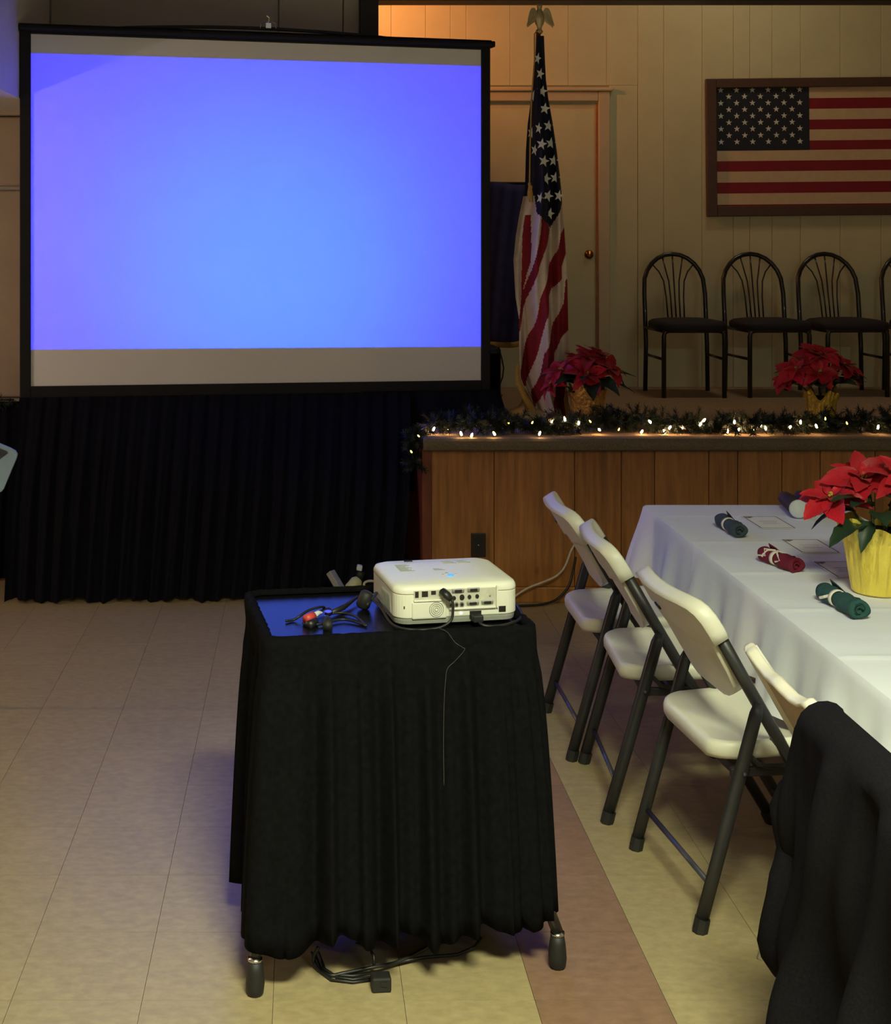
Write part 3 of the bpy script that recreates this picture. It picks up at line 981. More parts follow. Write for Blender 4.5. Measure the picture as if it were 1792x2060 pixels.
# ================================================================== arched metal chairs on the stage
def arch_chair(loc, label, rz=0):
    t = thing('stage_chair', loc, label, 'chair', 'black arched chairs along the stage wall', rz)
    W2, hz = .195, .88
    sz = .445

    def back(x_, z_):      # lean of the back plane
        return Vector((x_, .0 + .10 * max(0, (z_ - sz)) / .43, z_))
    pts = [(-W2, .0), (-W2, .35)]
    ar = [back(-W2 - .005, 0.0), back(-W2, .30), back(-W2 + .0, .62)]
    for k in range(1, 12):
        a = PI - PI * k / 12
        ar.append(back(W2 * math.cos(a), .66 + .215 * math.sin(a)))
    ar += [back(W2, .62), back(W2, .30), back(W2 + .005, 0)]
    MB().tube(ar, .0145, 10).build('back_frame', M_TUBE, t, smooth=True)
    for k in range(-2, 3):
        xt = k * .062
        zt_ = .66 + .215 * math.sqrt(max(0, 1 - (xt * 1.0 / W2 * (1.0 + .06 * abs(k))) ** 2)) - .004
        pts = [back(k * .026, sz - .0), back(k * .028, .60), back(k * .033, .70), back(k * .046, .76), back(xt * 1.06, zt_)]
        MB().tube(pts, .005, 6).build('spindle', M_TUBE, t, smooth=True)
    sp = MB()
    # seat pad: wider at the front
    out = []
    for q in rrect(1, 1, .22, 5):
        out.append((q[0] * (.42 + .03 * (-q[1])), q[1] * .40))
    lay = [(.96, -.03), (1.0, -.022), (1.01, 0), (.99, .014), (.9, .026), (.6, .036), (.25, .04)]
    sp.loops([[Vector((x_ * s_, -.215 + y_ * s_, sz + z_ - .005)) for x_, y_ in out] for s_, z_ in lay])
    sp.build('seat', M_PAD, t, smooth=True)
    for s_ in (-1, 1):
        MB().tube([(s_ * .185, -.385, 0), (s_ * .185, -.385, sz - .07), (s_ * .18, -.385, sz - .045), (s_ * .15, -.385, sz - .032)], .0145, 10).build('leg', M_TUBE, t, smooth=True)
        MB().tube([(s_ * .197, 0, .235), (s_ * .187, -.385, .235)], .009, 8).build('side_stretcher', M_TUBE, t, smooth=True)
        MB().tube([(s_ * .197, 0, sz - .038), (s_ * .187, -.385, sz - .038)], .011, 8).build('seat_rail', M_TUBE, t, smooth=True)
    MB().tube([(-.17, -.39, sz - .036), (.17, -.39, sz - .036)], .012, 10).build('front_rail', M_TUBE, t, smooth=True)
    return t


for px_, lab, rz, dd in ((1360.5, 'black arched metal chair farthest left, nearest the stage door', 0, 8.53), (1520, 'black arched metal chair second from the stage door', .04, 8.55), (1671, 'black arched metal chair third from the stage door, behind the right poinsettia', .03, 8.57), (1840, 'black arched metal chair cut off by the right edge of the picture', .02, 8.58)):
    p = P(px_, 0, dd)
    arch_chair((p.x, dd, Z_ST), lab, rz)

# ================================================================== poinsettias
def leaf_mesh(name, m_, L_=1.0, W_=.42, droop=.25, fold=.10, wav=.02, serr=.0, n=8):
    mb = MB()
    rows = []
    for i in range(n + 1):
        t = i / n
        wd = W_ / 2 * (math.sin(PI * min(1, t * 1.0) ** .75) ** .9) * (1 + serr * (1 if i % 2 else -1)) + .004
        if i == n:
            wd = .002
        z_ = .10 * math.sin(t * PI * .6) - droop * t * t
        wv = wav * math.sin(t * 9)
        rows.append([Vector((t * L_, -wd, z_ + fold * wd * 2 + wv)), Vector((t * L_, -wd * .5, z_ + fold * wd * .7)), Vector((t * L_, 0, z_)), Vector((t * L_, wd * .5, z_ + fold * wd * .7)), Vector((t * L_, wd, z_ + fold * wd * 2 - wv))])
    vs = [q for r in rows for q in r]
    fs = [(i * 5 + j, i * 5 + j + 1, (i + 1) * 5 + j + 1, (i + 1) * 5 + j) for i in range(n) for j in range(4)]
    me = bpy.data.meshes.new(name)
    me.from_pydata([tuple(q) for q in vs], [], fs)
    me.materials.append(m_)
    for p in me.polygons:
        p.use_smooth = True
    return me


BR = [leaf_mesh('bract', M_BRACT, W_=.58, droop=.18, serr=.0), leaf_mesh('bract', M_BRACT, W_=.52, droop=.34, fold=.2, wav=.03), leaf_mesh('bract', M_BRACT, W_=.62, droop=.05, fold=.15, serr=.06)]
LF = [leaf_mesh('leaf', M_LEAF, W_=.5, droop=.3, serr=.08), leaf_mesh('leaf', M_LEAF, W_=.46, droop=.45, fold=.2, serr=.05)]


def put_leaf(name, me, parent, loc, L_, az, el, roll=0, base=None):
    o = bpy.data.objects.new(name, me)
    COL.objects.link(o)
    o.parent = parent
    o.location = loc
    o.rotation_euler = (Matrix.Rotation(az, 3, 'Z') @ Matrix.Rotation(-el, 3, 'Y') @ Matrix.Rotation(roll, 3, 'X')).to_euler()
    o.scale = (L_, L_, L_)
    return o


def foil_pot(t, rb, rt, h, m_, seed, notch):
    rg = random.Random(seed)
    n = 72
    prof = [(rb * .92, 0), (rb, .004), (lerp(rb, rt, .15), h * .15), (lerp(rb, rt, .35), h * .35), (lerp(rb, rt, .55), h * .55), (lerp(rb, rt, .75), h * .75), (rt, h * .9), (rt * 1.05, h)]
    ph = [rg.uniform(0, 6.28) for _ in range(4)]
    L_ = []
    for i, (r, z_) in enumerate(prof):
        lp_ = []
        for j in range(n):
            a = 2 * PI * j / n
            cr = 1 + (.020 * math.sin(a * 9 + ph[0] + i * .5) + .020 * math.sin(a * 23 + ph[1] - i * .7) + rg.uniform(-.014, .014)) * (0.3 + z_ / h)
            dz = 0
            if i >= len(prof) - 2:
                dz = h * notch * (.5 * math.sin(a * 4 + ph[2]) + .3 * math.sin(a * 7 + ph[3])) * (1 if i == len(prof) - 1 else .5)
            lp_.append(Vector((r * cr * math.cos(a), r * cr * math.sin(a), z_ + dz)))
        L_.append(lp_)
    MB().loops(L_, True, False).build('foil_wrap', m_, t, smooth=False, solid=.0015)
    MB().lathe([(rb * .9, .004), (rt * .92, h * .86), (rt * .9, h * .86), (rt * .86, h * .8), (0, h * .8)], 24).build('soil', M_SOIL, t)


def poinsettia(loc, label, rb, rt, h, foil, heads, seed, leaves, notch=.12, rz=0):
    t = thing('poinsettia', loc, label, 'potted plant', 'poinsettias in foil wrapped pots', rz)
    rg = random.Random(seed)
    foil_pot(t, rb, rt, h, foil, seed, notch)
    for (hx, hy, hz, r, tx, ty) in heads:
        c = Vector((hx, hy, hz))
        MB().tube([(hx * .15, hy * .15, h * .75), (hx * .55, hy * .55, lerp(h, hz, .55)), c], .004, 6).build('stem', M_STEM, t)
        R = Matrix.Rotation(-tx, 3, 'X') @ Matrix.Rotation(ty, 3, 'Y')
        for ring, (k, l0, el0) in enumerate(((6, 1.0, -.05), (5, .78, .28), (4, .45, .6))):
            a0_ = rg.uniform(0, 6.28)
            for q in range(k):
                az = a0_ + 2 * PI * q / k + rg.uniform(-.2, .2)
                el = el0 + rg.uniform(-.15, .15)
                Rl = R @ Matrix.Rotation(az, 3, 'Z') @ Matrix.Rotation(-el, 3, 'Y') @ Matrix.Rotation(rg.uniform(-.3, .3), 3, 'X')
                o = bpy.data.objects.new('bract', BR[rg.randrange(3)])
                COL.objects.link(o)
                o.parent = t
                o.location = c + R @ Vector((.006 * math.cos(az), .006 * math.sin(az), .004 * ring))
                o.rotation_euler = Rl.to_euler()
                s_ = r * l0 * rg.uniform(.85, 1.12)
                o.scale = (s_, s_, s_)
        cm = MB()
        for q in range(6):
            cm.ball(c + R @ Vector((rg.uniform(-.008, .008), rg.uniform(-.008, .008), .012 + rg.uniform(0, .006))), .0042, 6, 4)
        cm.build('flower_centre', M_YEL, t, smooth=True)
    for (lx, ly, lz, l_, az, el) in leaves:
        put_leaf('leaf', LF[rg.randrange(2)], t, (lx, ly, lz), l_, az, el, rg.uniform(-.3, .3))
    return t


def auto_leaves(rg, n, r0, z0, z1, l0, l1):
    return [(r0 * math.cos(a), r0 * math.sin(a), rg.uniform(z0, z1), rg.uniform(l0, l1), a + rg.uniform(-.25, .25), rg.uniform(-.02, .4)) for a in [2 * PI * k / n + rg.uniform(-.2, .2) for k in range(n)]]


rg = random.Random(11)
D1 = 7.02
p = P(1181, 840, D1)
poinsettia((p.x, D1, Z_ST), 'red poinsettia in crumpled copper foil beside the flagpole on the stage', .068, .095, .175, M_FOILC,
           [(.02, 0, .335, .13, -.25, .1), (-.14, -.02, .28, .115, -.4, -.5), (.10, -.05, .29, .12, -.5, .35), (-.02, -.10, .27, .115, -.75, 0), (-.02, .1, .32, .115, .3, 0), (-.19, -.03, .21, .08, -.5, -.8), (.06, .06, .36, .10, .0, .3)], 21,
           auto_leaves(rg, 13, .06, .19, .25, .14, .20), .24)
D2 = 7.0
p = P(1652, 845, D2)
poinsettia((p.x, D2, Z_ST), 'red poinsettia in crinkled gold foil at the right of the stage edge', .06, .085, .165, mat('bright_gold_foil', lin((245, 205, 85)), .32, .5, var=.15, scale=25, bump=1.0, bscale=60),
           [(-.01, 0, .36, .135, -.35, 0), (-.14, -.03, .29, .12, -.6, -.4), (.10, -.03, .31, .12, -.5, .4), (-.05, -.10, .28, .115, -.8, -.1), (.16, .03, .26, .10, -.3, .7), (.0, .10, .34, .115, .2, 0), (-.19, 0, .23, .09, -.5, -.7)], 22,
           auto_leaves(rg, 13, .06, .19, .24, .15, .20), .25)

# ================================================================== garland of greenery with fairy lights
ga = thing('garland', (2.0, Y_ST + .2, Z_ST), 'green artificial garland with warm fairy lights along the stage edge', 'garland')
path = []
for k in range(0, 61):
    x_ = lerp(.52, 4.3, k / 60)
    path.append(Vector((x_, Y_ST + .16 + .05 * math.sin(x_ * 5) + .03 * math.sin(x_ * 13), Z_ST + .05 + .01 * math.sin(x_ * 9))))
path = [Vector((.545, Y_ST + .0, Z_ST - .13)), Vector((.535, Y_ST + .02, Z_ST - .07)), Vector((.53, Y_ST + .05, Z_ST + .0))] + path[2:]
MB().tube(path, .006, 6).build('wire', M_CABLE, ga, world=True)
nd = MB()
rg = random.Random(5)
for i in range(len(path) - 1):
    for q in range(15):
        c = path[i].lerp(path[i + 1], rg.random())
        a = rg.uniform(0, 2 * PI)
        dirv = Vector((rg.uniform(-.9, .9), math.cos(a), math.sin(a) * .7 + .08)).normalized()
        ln = rg.uniform(.045, .095)
        tip = c + dirv * ln
        if i >= 2:
            tip.z = max(tip.z, Z_ST + .012)
        ax = (tip - c).normalized()
        s1 = ax.orthogonal().normalized()
        s2 = ax.cross(s1)
        for k in range(44):
            b0 = c.lerp(tip, .08 + .92 * k / 43)
            an = k * 2.4 + rg.uniform(-.4, .4)
            nv = (s1 * math.cos(an) + s2 * math.sin(an)) * .85 + ax * .7
            nl = .024 * rg.uniform(.7, 1.1)
            e = b0 + nv * nl
            if i >= 2:
                e.z = max(e.z, Z_ST + .003)
            sd = nv.cross(ax).normalized() * .0024
            o = len(nd.v)
            nd.v += [b0 - sd, b0 + sd, e + sd * .4, e - sd * .4]
            nd.f.append((o, o + 1, o + 2, o + 3))
            nd.m.append(0)
nd_ = nd.build('needles', M_NEEDLE, ga, world=True)
nd_['kind'] = 'stuff'
bl = MB().lathe([(0, -.004), (.0028, -.0035), (.0036, .001), (.0034, .005), (.0018, .009), (0, .011)], 8)
bmesh_ = []
for m_ in (M_BULB, M_BULBY):
    me = bpy.data.meshes.new('bulb')
    me.from_pydata([tuple(q) for q in bl.v], [], bl.f)
    me.materials.append(m_)
    bmesh_.append(me)
bulbs = [(780 + a / 3.446, 700 + b_ / 3.446, c) for a, b_, c in ((315, 567, 0), (420, 565, 0), (510, 600, 0), (580, 610, 0), (740, 598, 0), (838, 520, 1), (1050, 598, 0), (1137, 513, 0), (1228, 498, 0), (1322, 525, 0), (1467, 568, 0), (1600, 568, 1), (1405, 512, 1), (215, 612, 1), (165, 722, 1), (1758, 592, 0), (1000, 520, 1))]
bulbs += [(1280 + a / 3.5, 780 + b_ / 3.5, c) for a, b_, c in ((98, 243, 0), (232, 285, 0), (200, 322, 0), (315, 290, 0), (472, 233, 0), (448, 262, 0), (690, 245, 0), (718, 298, 0), (640, 318, 0), (825, 292, 0), (875, 267, 0), (910, 288, 0), (1080, 280, 0), (1155, 248, 0), (1268, 275, 0), (1330, 222, 1), (1483, 253, 1), (1700, 283, 0))]  # one yellow bulb here stands in for a reflection on the gold foil
for x_, y_, c in bulbs:
    d_ = 6.62
    if y_ < 860:
        d_ = 6.60
    if y_ > 872:
        d_ = 6.475
    o = bpy.data.objects.new('bulb', bmesh_[c])
    COL.objects.link(o)
    o.parent = ga
    q = P(x_, y_, d_)
    if x_ < 860:
        q = P(x_, y_, 6.44)
    q.z = max(q.z, Z_ST + .012) if x_ > 850 else q.z
    o.location = q - wpos(ga)
    o.rotation_euler = (rg.uniform(-.8, .8), rg.uniform(-.8, .8), 0)
    sc = 1.5 if c == 0 else 1.1
    o.scale = (sc, sc, sc)
# dark end of another garland at the far left
gl = thing('garland', (-1.75, 6.95, .93), 'dark garland end beside the left edge of the screen', 'garland')
nd = MB()
for q in range(60):
    c = Vector((rg.uniform(-2.0, -1.50), 6.93, .935 + rg.uniform(-.01, .01)))
    tip = c + Vector((rg.uniform(-.06, .06), rg.uniform(-.07, .0), rg.uniform(-.06, .03)))
    for k in range(26):
        b0 = c.lerp(tip, k / 25)
        e = b0 + Vector((rg.uniform(-1, 1), rg.uniform(-1, .2), rg.uniform(-1, 1))).normalized() * .024
        sd = Vector((.0016, 0, .0008))
        o = len(nd.v)
        nd.v += [b0 - sd, b0 + sd, e + sd * .4, e - sd * .4]
        nd.f.append((o, o + 1, o + 2, o + 3))
        nd.m.append(0)
nd_ = nd.build('needles', M_NEEDLE, gl, world=True)
nd_['kind'] = 'stuff'
MB().tube([(-2.0, 6.93, .935), (-1.50, 6.93, .935)], .006, 6).build('wire', M_CABLE, gl, world=True)

# ================================================================== banquet table and cloth
TX0, TX1, TY0, TY1, TZ = 1.33, 2.075, 0.4, 5.18, 0.733
for (ya, yb_), lab in (((2.80, TY1), 'folding banquet table under the white cloth, nearer the stage'), ((0.4, 2.78), 'folding banquet table under the white cloth, nearer the camera')):
    t_ = thing('banquet_table', ((TX0 + TX1) / 2, (ya + yb_) / 2, 0), lab, 'table', 'banquet tables')
    MB().span((TX0, ya, TZ - .045), (TX1, yb_, TZ)).build('table_top', M_TABLE, t_, world=True, bevel=.012)
    for yy in (ya + .35, yb_ - .35):
        for xx in (TX0 + .16, TX1 - .16):
            MB().tube([(xx, yy, 0), (xx, yy, TZ - .045)], .014, 8).build('leg', M_LEG, t_, world=True)
        MB().tube([(TX0 + .16, yy, .12), (TX1 - .16, yy, .12)], .011, 8).build('crossbar', M_LEG, t_, world=True)
# cloth: flat top with soft creases, hanging sides with folds
OV = .245
cl = MB()
ca, cb = TX0 - .006, TX1 + .006
cya, cyb = TY0, TY1 + .006
per = []      # outline of the table top, open loop around left side, far end, right side
stp = .035
y_ = cya
while y_ < cyb - .02:
    per.append((ca, y_, -1, 0)); y_ += stp
for k in range(6):
    a = PI - (PI / 2) * k / 5
    per.append((ca + .02 + .02 * math.cos(a), cyb - .02 + .02 * math.sin(a), math.cos(a), math.sin(a)))
x_ = ca + .04
while x_ < cb - .03:
    per.append((x_, cyb, 0, 1)); x_ += stp
for k in range(6):
    a = PI / 2 - (PI / 2) * k / 5
    per.append((cb - .02 + .02 * math.cos(a), cyb - .02 + .02 * math.sin(a), math.cos(a), math.sin(a)))
y_ = cyb - .05
while y_ > cya:
    per.append((cb, y_, 1, 0)); y_ -= stp
rows = []
prof = [(0, .004), (.004, -.004), (.007, -.02), (.010, -.05), (.016, -.09), (.024, -.14), (.030, -.19), (.034, -OV)]
for r, (o_, z_) in enumerate(prof):
    row = []
    s_ = 0
    for i, (x_, y_, nx, ny) in enumerate(per):
        f_ = max(0, (-z_ - .015)) / OV
        corner = max(0, 1 - (abs(x_ - ca) + abs(y_ - cyb)) / .25)
        wv = (.018 * math.sin(i * .62) + .012 * math.sin(i * 1.37 + 1) + .008 * math.sin(i * .23)) * f_
        wv += corner * .05 * f_
        row.append(Vector((x_ + nx * (o_ + wv), y_ + ny * (o_ + wv), TZ + z_ + .008 * f_ * math.sin(i * .4))))
    rows.append(row)
cl.loops(rows, False, False, closed=False)
crease = [4.98, 4.55, 4.13, 3.72, 3.30, 2.88]


def ctop(u, v):
    x_, yy = lerp(ca, cb, u), lerp(cya, cyb, v)
    # keep inside the rounded corners
    e = min(u, 1 - u, (1 - v) * 4) * 30
    if (1 - v) < .004 and (u < .03 or u > .97):
        yy -= .008
        x_ += .006 if u < .5 else -.006
    z_ = 0.004
    for c in crease:
        z_ += .0040 * math.exp(-((yy - c) / .010) ** 2)
    z_ += .0009 * math.sin(yy * 17 + 3 * u) * math.sin(u * 3.1) + .0003 * math.sin(yy * 61 + 8 * u)
    return Vector((x_, yy, TZ + (z_ if e > 1 else .004)))


cl.grid(24, 380, ctop)
tcl = cl.build('tablecloth', M_CLOTH, None, smooth=True)
tag(tcl, 'white tablecloth with fold creases draped over the long banquet table', 'tablecloth')
ZT = TZ + .0065

# ------------------------------------------------------------------ menu cards with a thin border
for (xa, ya, yb_), lab in (((1.637, 4.755, 4.955), 'white bordered card on the tablecloth nearest the stage'), ((1.645, 4.385, 4.575), 'white bordered card in the middle of the three on the tablecloth'), ((1.635, 4.07, 4.262), 'white bordered card partly behind the gold poinsettia pot')):
    t_ = thing('menu_card', (xa + .062, (ya + yb_) / 2, ZT), lab, 'card', 'menu cards on the tablecloth')
    MB().span((-.066, -(yb_ - ya) / 2 - .004, 0), (.066, (yb_ - ya) / 2 + .004, .0012)).build('paper', M_PAPER, t_)
    hw, hl = .061, (yb_ - ya) / 2
    bd = MB()
    for a, b_ in (((-hw, -hl), (hw, -hl + .0035)), ((-hw, hl - .0035), (hw, hl)), ((-hw, -hl), (-hw + .0026, hl)), ((hw - .0026, -hl), (hw, hl))):
        bd.span((a[0], a[1], .0012), (b_[0], b_[1], .0016))
    for k in range(16):      # little leaves on the border
        bd.box((-hw + .001, -hl + (k + .5) * hl / 8, .0014), (.005, .004, .0004), rz=.6)
        bd.box((hw - .001, -hl + (k + .5) * hl / 8, .0014), (.005, .004, .0004), rz=-.6)
    bd.build('border', M_INK, t_)
    mt = MB()
    for k in range(5):
        mt.box((-hw + .010 + (k % 3) * .009, hl - .012 - (k // 3) * .011, .0014), (.011, .007, .0005), rz=k)
    mt.build('motif', M_INK, t_)
    tx = MB()
    for k in range(3):
        tx.span((-.030 + .006 * (k % 2), -.028 + .02 * k, .0012), (.034 - .006 * (k % 2), -.0225 + .02 * k, .0015))
    tx.build('text_lines', M_INKL, t_)

# ------------------------------------------------------------------ rolled napkins
def napkin(pa_, pb_, r, m_, label, bow, seed):
    rg = random.Random(seed)
    a, b_ = Vector(pa_), Vector(pb_)
    c = (a + b_) / 2
    ax = (b_ - a).normalized()
    az = math.atan2(ax.y, ax.x)
    L_ = (b_ - a).length
    t = thing('rolled_napkin', (c.x, c.y, ZT), label, 'napkin', 'rolled napkins on the tablecloth', az)
    mb = MB()
    nseg, nl = 22, 14
    # spiral roll: cross-section is a spiral of 2 turns, seen at the ends
    loops_ = []
    for i in range(nl + 1):
        x_ = lerp(-L_ / 2, L_ / 2, i / nl)
        tie = math.exp(-((x_ + L_ * .12) / .02) ** 2)
        rr = r * (1 - .22 * tie) * (1 + .08 * math.sin(i * 1.3 + seed))
        loops_.append([Vector((x_ + .004 * math.sin(a_ * 2 + i), rr * (1 + .05 * math.sin(3 * a_ + seed)) * math.cos(a_), max(.0005, r * .92 + rr * (.92 + .05 * math.sin(2 * a_)) * math.sin(a_)))) for a_ in [2 * PI * k / nseg for k in range(nseg)]])
    # hollow ends
    for e, x_ in ((0, -L_ / 2 + .012), (-1, L_ / 2 - .012)):
        src = loops_[e]
        cc = sum(src, Vector()) / len(src)
        inner = [cc + (q - cc) * .62 for q in src]
        deep = [Vector((x_, q.y, q.z)) for q in inner]
        if e == 0:
            loops_ = [deep, inner] + loops_
        else:
            loops_ = loops_ + [inner, deep]
    mb.loops(loops_)
    mb.build('roll', m_, t, smooth=True)
    for e in (-1, 1):
        for k in range(2):
            core = MB()
            pts = [(e * (L_ / 2 - .006 + .004 * k), r * (.52 - .16 * k) * math.cos(q) , r * .92 + r * (.50 - .16 * k) * math.sin(q)) for q in [PI * 2 * j / 14 for j in range(12)]]
            core.tube(pts, .0022, 5)
            core.build('inner_layer', m_, t, smooth=True)
    # lifted free corner of the cloth
    mb = MB()
    mb.grid(10, 3, lambda u, v: Vector((lerp(-L_ / 2 + .004, L_ / 2 - .03, u), r * (.55 + .35 * v), r * 1.72 - r * .35 * v + .004 * math.sin(u * 7) + (.014 * (1 - u) ** 4) * (1 - v))))
    mb.build('flap', m_, t, smooth=True, solid=.002)
    rb = MB()
    xr = -L_ * .12
    rr = r * .86
    rb.loops([[Vector((xr + q, (rr + o_) * math.cos(a_), max(.0008, r * .92 + (rr + o_) * .95 * math.sin(a_)))) for a_ in [2 * PI * k / 20 for k in range(20)]] for q, o_ in ((-.007, .0), (-.007, .0025), (.007, .0025), (.007, .0))], False, False)
    rb.build('ribbon', M_RIBBON, t, smooth=True)
    if bow == 1:
        MB().tube([(xr, -r * .5, r * 1.3), (xr - .02, -r * 1.1, r * .9), (xr - .04, -r * 1.2, r * .6)], .004, 6, flat=.4).build('ribbon_tail', M_RIBBON, t)
    if bow == 2:
        for k, (q, w_) in enumerate(((-.045, .02), (-.028, -.01), (.02, .03))):
            MB().tube([(xr + q * .2, r * .1, r * 1.86), (xr + q, -r * .5, r * 1.75), (xr + q + w_, -r * .95, r * 1.1), (xr + q * 1.4, -r * 1.02, r * .8)], .0028, 6).build('ribbon_tail', M_RIBBON, t)
        MB().tube([(xr, r * .1, r * 1.87), (xr + .03, r * .5, r * 1.75), (xr + .06, r * .9, r * 1.25)], .0028, 6).build('ribbon_tail', M_RIBBON, t)
    return t


def TP(x_, y_, z_=ZT):
    return PZ(x_, y_, z_)


a = TP(1452, 1060); b_ = TP(1488, 1082)
napkin(a, b_, .026, M_NAPG2, 'slate green rolled napkin farthest along the tablecloth', 0, 1)
a = TP(1537, 1128); b_ = TP(1603, 1153)
napkin(a, b_, .0245, M_NAPR, 'burgundy rolled napkin tied with white ribbon', 2, 2)
a = TP(1658, 1207); b_ = TP(1730, 1246)
napkin(a, b_, .027, M_NAPG, 'dark green rolled napkin nearest on the tablecloth', 1, 3)

# two dark tumblers lying on their sides, white ends towards the hall
for (px_, py_, ex, ey, lab, r) in ((1578, 1019, 1607, 1043, 'dark tumbler lying on its side with a round white end, left of two', .034), (1608, 1017, 1639, 1036, 'dark tumbler lying on its side behind its twin, right of two', .034)):
    a, b_ = TP(px_, py_), TP(ex, ey)
    c = (a + b_) / 2
    ax = b_ - a
    az = math.atan2(ax.y, ax.x)
    L_ = ax.length
    t_ = thing('tumbler', (c.x, c.y, ZT), lab, 'tumbler', 'dark tumblers on the tablecloth', az)
    My = Matrix.Translation((0, 0, r)) @ Matrix.Rotation(PI / 2, 4, 'Y')
    MB().lathe([(0, -L_ / 2), (r * .72, -L_ / 2), (r * .8, -L_ / 2 + .01), (r * .95, L_ / 2 - .012)], 20).xf(My).build('cup', M_DARKC, t_, smooth=True)
    MB().lathe([(r * .95, L_ / 2 - .012), (r, L_ / 2 - .01), (r, L_ / 2 - .002), (r * .85, L_ / 2), (0, L_ / 2 + .001)], 20).xf(My).build('lid', M_LID, t_, smooth=True)

# poinsettia of the table
p = TP(1764, 1190)
poinsettia((p.x, p.y, ZT), 'large red poinsettia in a bright gold foil pot on the tablecloth', .070, .100, .205, M_FOIL,
           [(-.125, .02, .268, .100, -.45, -.45), (-.02, .05, .318, .115, -.5, -.1), (.07, -.03, .322, .115, -.5, .25), (.08, -.11, .255, .115, -.75, .3), (.14, .08, .31, .11, .2, .5), (.02, .13, .31, .10, .5, 0), (.11, -.145, .16, .10, -1.2, .2)], 33,
           [(-.05, -.05, .215, .15, -2.75, -.22), (-.05, -.075, .222, .095, -2.35, -.7), (-.06, .0, .235, .13, 2.9, -.1), (-.02, -.07, .245, .13, -1.9, .1), (.03, -.06, .26, .14, -1.4, .15), (-.03, -.02, .25, .12, -2.4, .35),
            (.0, .06, .23, .14, 1.8, 0), (.06, .04, .23, .14, .6, 0), (.07, -.03, .24, .14, -.4, 0), (-.05, .05, .23, .13, 2.2, 0), (.02, -.05, .29, .12, -1.7, .1), (-.05, -.03, .27, .11, -2.9, .25)], .16)
# ------------------------------------------------------------------ END PART 2

# ================================================================== white folding chairs
def seat_slab(parent, name, m_, w0, w1, x0, x1, z0, th, dish):
    """contoured seat: x forward, wider at the front"""
    out = []
    for q in rrect(1, 1, .16, 6):
        t = q[0] + .5
        out.append((lerp(x0, x1, t), q[1] * lerp(w0, w1, t)))
    cx_, = ((x0 + x1) / 2,)

    def zz_(x_, y_):
        t = (x_ - x0) / (x1 - x0)
        u = y_ / (w1 / 2)
        return z0 + .020 * (t - .5) * 1.0 + dish * (u * u * .9 + (2 * t - 1) ** 2 * .35 - .45) - .018 * max(0, t - .85) / .15
    L_ = []
    for s_, dz in ((.90, -th), (.965, -th * .95), (.995, -th * .7), (1.0, -th * .35), (.985, -.003), (.95, .004), (.86, .0), (.7, -.002), (.5, -.004), (.28, -.005), (.1, -.005)):
        L_.append([Vector((cx_ + (x_ - cx_) * s_, y_ * s_, zz_(cx_ + (x_ - cx_) * s_, y_ * s_) + dz)) for x_, y_ in out])
    return MB().loops(L_).build(name, m_, parent, smooth=True)


